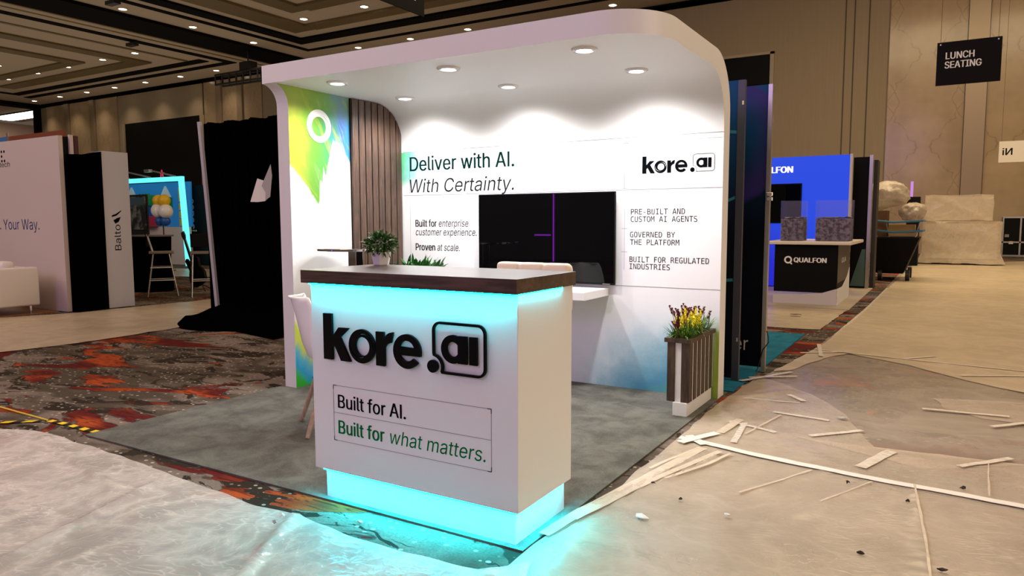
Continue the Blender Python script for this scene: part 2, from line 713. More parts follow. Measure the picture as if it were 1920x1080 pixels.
M['carpet'] = mat_carpet()


def mat_booth_carpet(n, a, b):
    m = principled(n, b, .95, spec=.1)
    nt = m.node_tree
    co, _ = coords(m)
    n1 = noise(nt, co, 4.5, 6, .68, .4)
    n2 = noise(nt, co, 160, 2, .6)
    base(m, mix(nt, (n1 * .75 + n2 * .25).smooth(.34, .66), a, b))
    bump(m, n2, .4, .004)
    return m


M['grey_carpet'] = mat_booth_carpet('grey_booth_carpet', (.082, .082, .072), (.165, .165, .146))
M['blue_carpet'] = mat_booth_carpet('blue_booth_carpet', (.012, .12, .20), (.02, .20, .32))
M['film_low'] = film('polythene_floor_film', .36, (.64, .55, .44), .20, .4, .10)
M['film_top'] = film('second_polythene_layer', .34, (.74, .64, .51), .18, .5, .12, fine=.25)
M['film_far'] = film('aisle_polythene_film', .66, (.60, .49, .34), .35, .5, .2)
M['film_front'] = film('crumpled_polythene_film', .40, (.90, .82, .77), .14, .7, .22, .3, .20, 1.0)
M['wrap'] = film('stretch_wrap_film', .42, (.66, .56, .42), .10, .5, .6)
M['bag'] = film('clear_bin_bag', .58, (.62, .53, .41), .18, 1.2, .7)


def mat_back():
    m = principled('printed_back_panel', (.82, .82, .83), .40)
    nt = m.node_tree
    co, (x, y, z) = coords(m, 'Position')
    n = noise(nt, co, 2.6, 5, .6, .3) - .5
    n2 = noise(nt, co, 60, 2, .6) - .5
    # blue bloom in the low corner of the print
    d = ((x - .10) * (x - .10) * .58 + (z + .12) * (z + .12) * 1.9).sqrt() + n * .45 + n2 * .05
    a = d.smooth(1.22, .50)
    c = d.ramp([(0, (.02, .42, .10)), (.34, (.015, .30, .26)), (.50, (.02, .24, .42)), (.75, (.06, .36, .50)), (1, (.30, .62, .72))])
    lime = (x + z * -.02).smooth(-.06, -.005) * z.smooth(.60, .46)
    c = mix(nt, lime, c, (.34, .52, .0))
    a = a.max(lime) * z.smooth(.797, .70)
    col = mix(nt, a * .92, (.82, .82, .83), c)
    # teal brush at the start of the headline
    b = (x + n * .5).smooth(-2.42, -2.80) * z.smooth(1.905, 1.900) * (z + n * .25).smooth(1.58, 1.72)
    c2 = (x + n * .3).smooth(-2.86, -2.64)
    tealc = mix(nt, c2, (.05, .50, .16), (.16, .52, .78))
    col = mix(nt, b * .9, col, tealc)
    base(m, col)
    return m


M['back'] = mat_back()


def mat_side():
    """white side panel with a paint-swirl print"""
    m = principled('printed_side_panel', (.82, .82, .83), .40)
    nt = m.node_tree
    co, (x, y, z) = coords(m, 'Position')
    n = noise(nt, vec(nt, x, y * 2.4, z * 1.2), 2.0, 5, .6, .8) - .5
    n3 = noise(nt, vec(nt, x, y * 3.0 + z * 1.6, z * .9), 2.6, 4, .6, 1.0)
    # lower edge of the flame as a height over y (y 1.45 .. 2.25)
    t = (y - 1.45) / .80
    k = lambda q: (q - 1.3) / 1.2
    zb = t.ramp([(0, k(1.70)), (.07, k(1.72)), (.18, k(1.63)), (.32, k(1.52)), (.435, k(1.40)), (.455, k(1.43)), (.462, k(1.60)), (.50, k(1.585)), (.515, k(1.70)), (.545, k(1.62)), (.60, k(1.78)), (.655, k(1.93)), (.76, k(1.86)), (.90, k(1.76)), (1, k(1.73))]) * 1.2 + 1.3
    soft = (z - zb + n * .13)
    mk = soft.smooth(-.015, .03)
    hue = t + n * .34
    c = hue.ramp([(0, (.24, .32, .0)), (.16, (.32, .37, .0)), (.33, (.11, .30, .0)), (.45, (.07, .28, .0)), (.56, (.01, .28, .07)), (.66, (.01, .26, .26)), (.76, (.0, .15, .62)), (.90, (.01, .24, .52)), (1, (.0, .22, .12))])
    c = mix(nt, n3.smooth(.52, .68) * .65, c, (.44, .42, .01))
    c = mix(nt, n3.smooth(.42, .28) * .35, c, (.42, .50, .30))
    c = mix(nt, z.smooth(2.05, 2.22) * .55, c, (.22, .34, .0))
    col = mix(nt, mk * .97, (.82, .82, .83), c)
    # second splash near the floor
    s = z - (y - 1.50) * -.9
    low = (s + n * .2).smooth(.56, .50)
    c3 = (s + n * .25).ramp([(0, (.02, .30, .02)), (.16, (.02, .34, .02)), (.24, (.01, .30, .62)), (.33, (.10, .45, .60)), (.42, (.55, .66, .10)), (.52, (.55, .68, .05))])
    col = mix(nt, low * y.smooth(2.3, 1.8), col, c3)
    base(m, col)
    return m


M['side'] = mat_side()

# ================================================================== the hall
b = bm_()
for v4 in [[(-80, -14), (16, -14), (16, 32), (-80, 32)]]:
    b.faces.new([b.verts.new((p[0], p[1], 0)) for p in v4])
tag(obj('floor', b, M['carpet']), kind='structure')
bx('ceiling', M['ceil'], None, -80, 16, -14, 32, 11.0, 11.3)
bpy.data.objects['ceiling']['kind'] = 'structure'


def strip_ring(name, m, rects, z=10.96, h=.05):
    b = bm_()
    for (x0, x1, y0, y1) in rects:
        box(b, x0, x1, y0, y1, z, z + h - .005)
    return tag(obj(name, b, m), kind='structure')


strip_ring('trim_1', M['ceil_dark'], [(-64, 16, 30.0, 31.2), (-64.6, -63.4, -5, 30)], 10.7, .3)
strip_ring('trim_2', M['ceil_dark'], [(-36.75, -36.25, -5, 27.9), (-60.5, -36.75, 27.4, 27.9)])
strip_ring('trim_3', M['ceil_dark'], [(-59.3, -37.4, 26.1, 26.8), (-59.9, -59.3, -5, 26.8)])
strip_ring('trim_4', M['ceil_olive'], [(-38.55, -38.3, -5, 26.0)])
strip_ring('trim_5', M['ceil_olive'], [(-41.5, -40.5, -5, 25.1), (-57, -41.5, 24.1, 25.1)], 10.9, .1)
strip_ring('trim_6', M['ceil_olive'], [(-44.9, -43.9, -5, 23.0), (-54, -44.9, 22.2, 23.0)], 10.9, .1)
strip_ring('trim_7', M['ceil_dark'], [(-34.2, -31.9, -5, 31)], 10.85, .15)
strip_ring('trim_8', M['ceil_dark'], [(-30.3, -29.95, -5, 28.0), (-29.95, 2, 27.75, 28.05)])
strip_ring('trim_9', M['ceil_dark'], [(-29.2, -28.4, -5, 26.5), (-28.4, 2, 25.7, 26.5)], 10.9, .1)
strip_ring('trim_10', M['ceil_olive'], [(-27.6, -26.2, -5, 24.6), (-26.2, 2, 23.9, 24.7)], 10.88, .12)
strip_ring('trim_11', M['ceil_olive'], [(-25.0, -24.0, -5, 22.0), (-24, 2, 21.4, 22.2)], 10.88, .12)
strip_ring('trim_12', M['ceil_olive'], [(-35.6, -35.45, -5, 29.5), (-34.9, -34.75, -5, 29.5)], 10.98, .03)


def mat_wall():
    m = principled('tan_wall_covering', (.30, .235, .165), .75)
    nt = m.node_tree
    co, (x, y, z) = coords(m)
    n = noise(nt, vec(nt, x * 6, y, z * .3), 2, 3)
    base(m, mix(nt, n.smooth(.35, .65), (.30, .235, .155), (.315, .245, .163)))
    return m


def mat_marble():
    """book-matched glossy stone with brown veins"""
    m = principled('book_matched_marble', (.34, .26, .18), .16, spec=.35)
    nt = m.node_tree
    co, (x, y, z) = coords(m)
    px_ = (x + .85).pp(1.30) / 1.30
    qz_ = (z - .6).pp(1.75) / 1.75
    v = vec(nt, px_ * 1.3, y, qz_ * 1.75)
    n = noise(nt, v, 1.6, 5, .6, .8) - .5
    n2 = noise(nt, v, 5, 4, .6, .5) - .5
    d1 = (px_ + qz_ * .9 - .82 + n * .5 + n2 * .06).abs()
    d2 = (px_ * 1.9 + (qz_ - 1).abs() * 1.2 - .62 + n * .35 + n2 * .1).abs()
    d3 = (px_ + n2 * .05).abs()
    vein = (d1.smooth(.035, .0) * .8).max(d2.smooth(.05, .0) * .7).max(d3.smooth(.022, .0) * .6)
    vein = vein * noise(nt, v, 2.3, 3).smooth(.18, .46)
    c = mix(nt, noise(nt, v, .7, 3).smooth(.35, .65), (.36, .265, .165), (.46, .34, .215))
    c = mix(nt, vein * .6, c, (.17, .125, .075))
    base(m, c)
    return m


M['hall_wall'] = mat_wall()
M['marble'] = mat_marble()
b = bm_()
for (x0, x1) in [(-36.5, -7.2), (-5.2, -.9)]:
    box(b, x0, x1, 30, 30.4, 0, 10.9)
box(b, -7.2, -5.2, 30, 30.4, 8.3, 10.9)
box(b, -52.3, -42.5, 30, 30.4, 8.6, 10.9)
box(b, -52.3, -51.6, 30, 30.4, 0, 8.6)
box(b, -42.9, -42.4, 30, 30.4, 0, 8.6)
box(b, -.9, 16, 30.05, 30.4, 0, 10.9)
box(b, -42.4, -36.5, 30.05, 30.4, 0, 10.9)
box(b, -63.5, -52.3, 30.05, 30.4, 0, 10.9)
tag(obj('wall_far', b, M['hall_wall']), kind='structure')
n = 13


def trim(m, *a):
    global n
    o = bx('trim_%d' % n, m, None, *a)
    o['kind'] = 'structure'
    n += 1
    return o


M['groove'] = principled('wall_groove', (.10, .075, .05), .8)
for gx in (-2.45, -2.12, -1.59):
    trim(M['groove'], gx - .025, gx + .025, 29.985, 30.01, 0, 10.7)
for (x0, x1) in [(-.85, 1.72), (2.42, 3.85), (3.89, 9)]:
    trim(M['marble'], x0, x1, 29.97, 30.05, 0, 10.7)
M['bronze'] = principled('bronze_column_strip', (.33, .25, .165), .35, .2)
for (x0, x1) in [(1.74, 2.40)]:
    trim(M['bronze'], x0, x1, 29.80, 30.05, 0, 10.7)
for (x0, x1) in [(-62.4, -59.7), (-58.9, -56.1), (-55.3, -52.5), (-42.3, -41.0), (-40.4, -38.9), (-38.3, -36.6)]:
    trim(M['marble'], x0, x1, 29.97, 30.05, 0, 10.7)
for (x0, x1) in [(-59.6, -59.0), (-56.0, -55.4), (-40.95, -40.45), (-38.85, -38.35)]:
    trim(M['bronze'], x0, x1, 29.85, 30.05, 0, 10.7)
M['frame_light'] = principled('pale_door_frame', (.36, .30, .22), .5)
trim(M['frame_light'], -5.30, -5.14, 29.9, 30.1, 0, 8.35)
trim(M['frame_light'], -7.4, -5.14, 29.9, 30.1, 8.25, 8.36)
trim(M['frame_light'], -51.8, -51.6, 29.9, 30.1, 0, 8.6)
tag(bx('door_1', M['black'], None, -7.3, -5.3, 30.0, 30.2, 0, 8.25), kind='structure')
trim(M['ceil_dark'], -6.9, -5.75, 29.93, 30.0, 6.9, 7.05)
tag(bx('door_2', M['black'], None, -51.6, -42.9, 30.0, 30.2, 0, 8.6), kind='structure')
M['left_wall'] = principled('pink_beige_wall', (.46, .33, .26), .7)
tag(bx('wall_left', M['left_wall'], None, -78, -77.6, -14, 44, 0, 11), kind='structure')
tag(bx('wall_foyer', M['left_wall'], None, -78, -63.5, 43, 43.4, 0, 14), kind='structure')
bx('trim_60', M['ceil_dark'], None, -64.2, -63.4, 29.8, 30.4, 0, 10.7)['kind'] = 'structure'

# hall downlights: the fitting, its lens and the light it gives
LIGHTS = []
row = {}


def hall_light(x, y, label, power=260):
    t = thing('ceiling_downlight', label, 'ceiling light', (x, y, 10.99), 'round downlights in the hall ceiling')
    b = bm_()
    lathe(b, [(.17, -.012), (.25, -.02), (.26, 0), (.17, 0)], seg=24)
    obj('trim_ring', b, M['ceil'], t, False)
    b = bm_()
    lathe(b, [(0, -.03), (.10, -.026), (.17, -.012), (.17, 0), (0, 0)], seg=24)
    obj('lens', b, M['hall_lamp'], t, False, smooth=50)
    d = bpy.data.lights.new('downlight_beam', 'SPOT')
    d.energy, d.color, d.spot_size, d.spot_blend, d.shadow_soft_size = power, (1, .80, .56), math.radians(105), .9, .17
    o = bpy.data.objects.new('downlight_beam', d)
    COL.objects.link(o)
    o.parent = t
    o.location = (0, 0, -.06)
    return t


ordn = ['first', 'second', 'third', 'fourth', 'fifth', 'sixth', 'seventh', 'eighth', 'ninth', 'tenth', 'eleventh', 'twelfth']
for i, x in enumerate([-61.7, -57.9, -54.2, -50.6, -46.9, -43.0, -39.3]):
    hall_light(x, 28.75, 'small round ceiling downlight, %s from the left in the row along the far wall' % ordn[i])
for i, x in enumerate([-27.3, -23.6, -19.9, -12.0]):
    hall_light(x, 28.9, 'small round ceiling downlight just above the purple canopy edge, %s from the left' % ordn[i])
for i, x in enumerate([-53.7, -49.9, -46.25, -42.4, -39.15]):
    hall_light(x, 23.2, 'round downlight in the left ceiling coffer, %s along its back row' % ordn[i])
for i, x in enumerate([-49.5, -44.9]):
    hall_light(x, 20.75, 'round downlight on the inner panel of the left ceiling coffer, %s of two' % ('left one' if i == 0 else 'right one'))
for i, y in enumerate([17.8, 21.4, 25.1]):
    hall_light(-31.35, y, 'round downlight beside the wide black ceiling beam, %s down from the top edge' % ordn[i])
for i, x in enumerate([-25.55, -21.7]):
    hall_light(x, 23.25, 'round downlight inside the bronze stepped coffer, %s' % ('at its corner' if i == 0 else 'right of the corner one'))

# bright trough in the next room's ceiling
t = thing('ceiling_light_panel', 'long bright white ceiling light in the next room beyond the hall corner', 'ceiling light', (-72, 33, 10.9))
bx('housing', M['left_wall'], t, -76, -66, 30.9, 34.5, 11.0, 11.4)
bx('diffuser', principled('warm_white_diffuser', (1, .9, .8), emit=(1, .80, .64), estr=9), t, -75, -66.6, 31.4, 33.2, 10.9, 11.0)

# truss that hangs below the ceiling
t = thing('lighting_truss', 'black box truss hanging under the ceiling by a chain hoist', 'truss', (-33, 25.6, 9.3))
b = bm_()
for (dy, dz) in [(0, 0), (.5, 0), (0, .55), (.5, .55)]:
    tube(b, [(-35.3, 25.6 + dy, 9.2 + dz), (-27.5, 25.6 + dy, 9.2 + dz)], .06, 6)
for i in range(14):
    x = -35.3 + i * .6
    tube(b, [(x, 25.6, 9.2), (x, 25.6, 9.75)], .045, 6)
    tube(b, [(x, 26.1, 9.2), (x, 26.1, 9.75)], .045, 6)
obj('truss_frame', b, M['black_metal'], t)
b = bm_()
box(b, -33.2, -32.3, 25.6, 26.1, 9.8, 10.25)
tube(b, [(-32.75, 25.85, 10.2), (-32.75, 25.85, 11.0)], .04, 6)
obj('hoist', b, M['black_metal'], t)
for i, x in enumerate((-31.5, -29.6)):
    b = bm_()
    lathe(b, [(0, -.2), (.16, -.2), (.22, .1), (.1, .25), (0, .25)], (x, 25.85, 9.4), 12)
    obj('stage_light', b, M['black_metal'], t)
for i, (x, y) in enumerate([(-36.5, 21.4), (-30.1, 16.6)]):
    t = thing('track_spotlight', 'tiny black spotlight on a ceiling track, %s' % ('over the left coffer edge' if i == 0 else 'beside the wide black beam'), 'spotlight', (x, y, 10.75), 'black spotlights on ceiling tracks')
    bx('lamp_head', M['black_metal'], t, x - .35, x + .35, y - .15, y + .15, 10.70, 10.86)
    bx('bracket', M['black_metal'], t, x - .08, x + .08, y - .08, y + .08, 10.86, 10.97)

# ================================================================== floor coverings
bmc = bm_()
box(bmc, -3.04, .02, 0, 3.06, .0005, .010)
tag(obj('booth_carpet', bmc, M['grey_carpet']), 'mottled grey carpet under the white booth and counter', 'carpet')
bmc = bm_()
box(bmc, -3.6, .05, 3.10, 6.30, .0005, .010)
tag(obj('blue_booth_carpet', bmc, M['blue_carpet']), 'blue carpet behind the navy panels beside the aisle film', 'carpet')
bmc = bm_()
box(bmc, -13.5, -9.6, 1.9, 3.23, .0005, .012)
M['oak_floor'] = wood('oak_floor', (.20, .085, .025), (.36, .17, .06), 'x', .5, .4)
tag(obj('wooden_booth_floor', bmc, M['oak_floor']), 'orange wood-look flooring under the white armchair', 'flooring')
bmc = bm_()
box(bmc, -4, .22, 9.0, 12.9, .0005, .014)
M['pale_floor'] = wood('pale_floor', (.42, .34, .24), (.55, .46, .34), 'x', .5, .5)
tag(obj('pale_booth_floor', bmc, M['pale_floor']), 'pale floor panel under the dark counter with white lettering', 'flooring')


def resample(P, n):
    P = [Vector((p[0], p[1])) for p in P]
    L = [0]
    for a, c in zip(P, P[1:]):
        L.append(L[-1] + (c - a).length)
    out = []
    for i in range(n):
        s = L[-1] * i / (n - 1)
        j = 0
        while j < len(P) - 2 and L[j + 1] < s:
            j += 1
        t = (s - L[j]) / max(1e-9, L[j + 1] - L[j])
        out.append(P[j].lerp(P[j + 1], min(1, t)))
    return out


def sheet(P, Q, n, k, z0, amp, freq, seed, folds=(), jag=.02):
    """thin wrinkled sheet between two edge lines"""
    A, C = resample(P, n), resample(Q, n)
    b = bm_()
    rows = []
    for i in range(n):
        r = []
        for j in range(k):
            t = j / (k - 1)
            p = A[i].lerp(C[i], t)
            if j in (0, k - 1) or i in (0, n - 1):
                p = p + Vector((mn.noise(Vector((p.x * 5, p.y * 5, seed))), mn.noise(Vector((p.x * 5, p.y * 5, seed + 9))))) * jag
            q = Vector((p.x * freq, p.y * freq, seed))
            h = 1 - abs(mn.noise(q + Vector((mn.noise(q * .7), mn.noise(q * .7 + Vector((5, 5, 5))), 0)) * .8)) * 3.2
            h = max(0, h) ** 2 * amp + amp * .35 * (mn.noise(q * 2.3) + .6)
            for (ax, ay, bx_, by, w, hh) in folds:
                a, c = Vector((ax, ay)), Vector((bx_, by))
                u = max(0, min(1, (p - a).dot(c - a) / (c - a).length_squared))
                dd = (p - (a + (c - a) * u)).length + .012 * mn.noise(Vector((p.x * 9, p.y * 9, seed)))
                h += hh * math.exp(-(dd / w) ** 2)
            r.append(b.verts.new((p.x, p.y, z0 + max(0, h))))
        rows.append(r)
    for i in range(n - 1):
        for j in range(k - 1):
            b.faces.new((rows[i][j], rows[i][j + 1], rows[i + 1][j + 1], rows[i + 1][j]))
    bmesh.ops.recalc_face_normals(b, faces=b.faces[:])
    return b


AISLE = [(.03, -.075), (.045, .25), (.066, .5), (.085, 1.26), (.07, 1.75), (.058, 2.6), (.075, 3.18), (.12, 3.76), (.26, 4.9), (.33, 6.5), (.40, 9.2), (.43, 13), (.45, 22)]
DARK_LOW = [(.10, 3.70), (.25, 3.62), (.575, 3.29), (.84, 2.85), (1.09, 2.09), (1.33, 1.85), (1.785, 2.2), (2.6, 2.1), (6, 1.6)]
DARK_HIGH = [(.17, 4.0), (.28, 4.12), (.45, 4.85), (.62, 5.24), (1.13, 4.9), (1.56, 4.42), (1.93, 4.12), (3, 3.9), (6, 3.8)]
tag(obj('aisle_film', sheet(AISLE, [(9, -3.5), (9, 2), (9, 6), (9, 12), (9, 27)], 260, 140, .003, .003, 1.2, 3.0), M['film_low'], smooth=60),
    'clear polythene film covering the carpeted aisle right of the booth', 'floor film')
i0 = AISLE.index((.075, 3.18))
tag(obj('polythene_sheet', sheet([(.03, -.075), (.045, .25), (.066, .5), (.085, 1.26), (.07, 1.75), (.058, 2.6), (.075, 3.18), (.10, 3.70)][::-1] + [(.2, -3.2)],
                                 DARK_LOW + [(6, -3.2)], 230, 130, .010, .003, 1.6, 8.0,
                                 [(.30, 1.55, .08, .55, .02, .018), (.36, 1.5, .16, .62, .018, .018), (.9, 1.55, .55, 1.0, .015, .010), (1.1, 1.5, .9, .9, .015, .010), (1.3, 1.48, 1.42, -.5, .012, .012),
                                  (.10, 2.9, .42, 3.3, .03, .012), (.3, 2.9, .2, 2.2, .05, .012)]), M['film_top'], smooth=60),
    'second milky film layer lying nearest the camera in the aisle, taped at the white line', 'floor film')
near_film = bpy.data.objects['polythene_sheet']
tag(obj('polythene_sheet', sheet(DARK_HIGH, [(.36, 6.0), (.45, 9), (.47, 13), (.6, 22), (5, 27), (9, 26)], 150, 110, .010, .004, 1.3, 12.0, [(.36, 6, .47, 13, .1, .012)]), M['film_far'], smooth=60),
    'milky film layer covering the far stretch of the aisle toward the wrapped pallet', 'floor film')
tag(obj('polythene_sheet', sheet([(1.35, 3.6), (1.9, 3.78), (4, 3.9)], [(1.42, 3.33), (1.62, 3.15), (1.86, 3.12), (4, 2.9)], 60, 24, .010, .002, 3, 15.0), M['film_top'], smooth=60),
    'small tongue of milky film lying over the darker film patch', 'floor film')
tag(obj('polythene_sheet', sheet([(-8, -.45), (-5, -.30), (-3.64, -.19), (-3.43, -.102), (-3.15, -.089), (-2.62, -.103), (-2.07, -.145), (-1.58, -.186), (-1.25, -.209), (-1.0, -.185), (-.7, -.229), (-.36, -.242), (-.03, -.20), (.10, -.05)],
                                 [(-8, -5), (-5, -5), (-2, -5), (1.0, -4.2), (1.2, -3.2)], 300, 230, .003, .004, 1.6, 21.0,
                                 [(-1.02, -.20, -.62, -.95, .02, .02), (-3.2, -.15, -2.0, -.42, .03, .012), (-1.9, -.3, -1.6, -1.2, .03, .015), (.0, -.2, .05, -.9, .03, .02), (.1, -.1, .35, -.6, .03, .02)]), M['film_front'], smooth=70),
    'crumpled clear film spread over the carpet in front of the counter', 'floor film')
tag(obj('polythene_sheet', sheet([(-9.9, .5), (-9.55, 2.44), (-9.18, 3.30), (-9.10, 5.3), (-9.2, 7.5)], [(-7.1, -.8), (-6.62, 1.14), (-6.51, 1.85), (-6.57, 2.81), (-6.9, 4.4), (-6.9, 7.5)], 120, 60, .008, .006, 1.2, 31.0), M['film_far'], smooth=60),
    'pale film runner along the aisle in front of the white booth with armchair', 'floor film')
tag(obj('polythene_sheet', sheet([(-6, 6.5), (.15, 6.75)], [(-6, 8.95), (.2, 8.95)], 50, 40, .008, .006, 1.2, 37.0), M['film_far'], smooth=60),
    'pale film strip on the floor in front of the dark lettered counter', 'floor film')
tag(obj('polythene_sheet', sheet([(-17, 7.2), (-11.5, 9.4)], [(-18, 9.8), (-13, 11.4)], 50, 30, .008, .006, 1.2, 39.0), M['film_far'], smooth=60),
    'pale film seen between the bar stool legs', 'floor film')


# tape
def tape_strip(pts, w, label, z=.018, cat='tape', m=None, wob=.006, grp='white tape strips on the floor film'):
    P = resample(pts, max(8, int(20 * sum((Vector(a) - Vector(c)).length for a, c in zip(pts, pts[1:])))))
    b = bm_()
    prev = None
    for i, p in enumerate(P):
        t = (P[min(i + 1, len(P) - 1)] - P[max(i - 1, 0)]).normalized()
        nn = Vector((-t.y, t.x)) * (w / 2)
        o1 = nn * (1 + wob / w * mn.noise(Vector((p.x * 9, p.y * 9, 1.0))) * 2)
        o2 = nn * (1 + wob / w * mn.noise(Vector((p.x * 9, p.y * 9, 7.0))) * 2)
        zz = z + .003 * mn.noise(Vector((p.x * 6, p.y * 6, 3)))
        q = [b.verts.new((p.x + o1.x, p.y + o1.y, zz)), b.verts.new((p.x - o2.x, p.y - o2.y, zz))]
        if prev:
            b.faces.new((prev[0], prev[1], q[1], q[0]))
        prev = q
    r = bmesh.ops.extrude_face_region(b, geom=b.faces[:])
    for v in r['geom']:
        if isinstance(v, bmesh.types.BMVert):
            v.co.z -= .0012
    bmesh.ops.recalc_face_normals(b, faces=b.faces[:])
    return tag(obj('tape_strip', b, m or M['tape']), label, cat, grp)


M['tape'] = film('white_film_tape', .74, (.80, .73, .62), .25, 2, .3)
M['tape_clear'] = film('clear_parcel_tape', .62, (.85, .79, .70), .18, 3, .4)
tape_strip([(.085, 1.73), (.14, 1.735), (.207, 1.718), (.555, 1.632), (1.037, 1.56), (1.734, 1.499), (2.6, 1.42)], .055, 'long white tape line running across the aisle film to the picture edge', .0185, m=M['tape_line'])
tape_strip([(.12, 1.79), (.25, 1.67)], .055, 'short white tape crossing the start of the long tape line', .021, m=M['tape_line'])
tape_strip([(.25, 1.93), (.12, 1.63)], .055, 'white tape laid as the other arm of the cross at the tape line', .0235, m=M['tape_line'])
for i, (p, m_, l) in enumerate([
    ([(.222, 2.245), (.547, 2.14)], 'tape_clear', 'shiny tape strip on the film behind the tape cross, nearer the planter'),
    ([(.339, 2.246), (.378, 1.80)], 'tape_clear', 'shiny tape strip running from the tape line toward the planter'),
    ([(.44, 2.62), (.79, 2.57)], 'tape', 'thin white tape strip at the lower edge of the dark film patch'),
    ([(.44, 3.17), (.57, 3.02)], 'tape', 'small white tape scrap at the left edge of the dark film patch'),
    ([(.74, 2.16), (.99, 2.44)], 'tape', 'slanted white tape over the near left edge of the dark film patch'),
    ([(1.05, 1.70), (1.17, 2.08)], 'tape', 'wide white tape crossing the near tip of the dark film patch'),
    ([(1.29, 3.21), (1.78, 3.25)], 'tape', 'long thin white tape on the small film tongue'),
    ([(1.49, 1.975), (1.73, 2.26)], 'tape', 'white tape at the near right edge of the dark film patch'),
    ([(1.67, 2.92), (1.90, 3.18)], 'tape', 'white tape below the small film tongue near the picture edge'),
    ([(1.075, 5.15), (1.34, 5.44)], 'tape', 'white tape at the far edge of the dark film patch'),
    ([(1.53, 4.57), (2.05, 4.84)], 'tape', 'white tape on the far film right of the dark patch'),
    ([(.02, 3.45), (.31, 4.02)], 'tape', 'white tape by the foot of the navy panels'),
    ([(.05, 3.62), (.38, 3.86)], 'tape', 'second white tape crossing at the foot of the navy panels'),
    ([(.22, 5.0), (.62, 5.3)], 'tape', 'white tape joining the films beside the blue carpet corner'),
    ([(.30, 5.6), (.42, 4.9)], 'tape', 'short white tape across the film edge beside the blue carpet'),
]):
    tape_strip(p, .036 if i != 5 else .06, l, .0165 + .0004 * i, m=M[m_])
tape_strip([(.30, 5.3), (1.1, 5.16), (3.2, 4.9)], .03, 'narrow white tape seam along the far edge of the dark film patch', .018)
tape_strip([(.37, 6.2), (.44, 9.5), (.47, 13)], .05, 'pale tape seam running away along the aisle edge past the counter', .018)

# doubled-over folds and creases of the near film: strips that lie on it and belong to it
M['fold'] = film('doubled_film_fold', .50, (.84, .74, .60), .18, .6, .2)
for P, w, z in [([(.26, 1.60), (.20, 1.25), (.13, .85), (.06, .45), (.03, .15)], .055, .0225), ([(.36, 1.58), (.27, 1.25), (.19, .95), (.12, .62), (.07, .35)], .035, .0235), ([(.42, 1.57), (.36, 1.33), (.24, 1.02)], .022, .0235), ([(.24, 1.58), (.16, 1.30), (.125, 1.12)], .018, .023),
                ([(.84, 1.52), (.70, 1.22), (.60, 1.02)], .012, .0215), ([(1.12, 1.49), (1.00, 1.22), (.94, 1.10)], .008, .0215), ([(1.30, 1.56), (1.36, .9), (1.42, .0), (1.46, -.8)], .010, .0215),
                ([(1.60, 1.55), (1.62, 2.1)], .006, .0215), ([(.30, 2.30), (.26, 1.95)], .05, .0205), ([(.18, 2.9), (.55, 2.95)], .02, .0205), ([(.40, 2.0), (.50, 2.55)], .012, .0205)]:
    o = tape_strip(P, w, None, z, None, M['fold'], .004, None)
    o.name = 'fold'
    o.parent = near_film

# black and yellow tape
M['hazard'] = principled('black_yellow_stripe', (.8, .6, .02), .5)
nt = M['hazard'].node_tree
co, (x_, y_, z_) = coords(M['hazard'])
base(M['hazard'], mix(nt, (x_ * 52 + y_ * 9).sin().smooth(-.05, .05), (.82, .60, .02), (.01, .01, .01)))
tape_strip([(-3.60, .065), (-3.35, .075), (-3.04, .078)], .045, 'black and yellow hazard tape leading to the grey carpet corner', .006, m=M['hazard'], grp='hazard tape on the carpet')
tape_strip([(-4.6, -.22), (-3.80, -.13), (-3.60, .03)], .045, 'black and yellow hazard tape along the film corner by the picture edge', .008, m=M['hazard'], grp='hazard tape on the carpet')
M['cord_y'] = principled('yellow_cord', (.75, .55, .04), .6)
b = bm_()
tube(b, [(-5.0, .085, .006), (-4.23, .073, .006), (-3.59, .062, .006)], .006, 6)
tag(obj('cord', b, M['cord_y']), 'thin yellow cord on the patterned carpet meeting the hazard tape', 'cord')


# litter on the floor
def scrap(x, y, s, label, m, z=.018, grp=None, cat='paper scrap', name='paper_scrap'):
    b = bm_()
    k = random.Random(int(x * 1000 + y * 77))
    pts = [(math.cos(a) * s * k.uniform(.5, 1), math.sin(a) * s * .6 * k.uniform(.5, 1)) for a in [i * 2 * PI / 7 for i in range(7)]]
    top = [b.verts.new((x + p[0], y + p[1], z + k.uniform(.0, .012))) for p in pts]
    c = b.verts.new((x, y, z + .014))
    for i in range(7):
        b.faces.new((top[i], top[(i + 1) % 7], c))
    r = bmesh.ops.extrude_face_region(b, geom=b.faces[:])
    for v in r['geom']:
        if isinstance(v, bmesh.types.BMVert):
            v.co.z -= .004
    bmesh.ops.recalc_face_normals(b, faces=b.faces[:])
    return tag(obj(name, b, m), label, cat, grp)


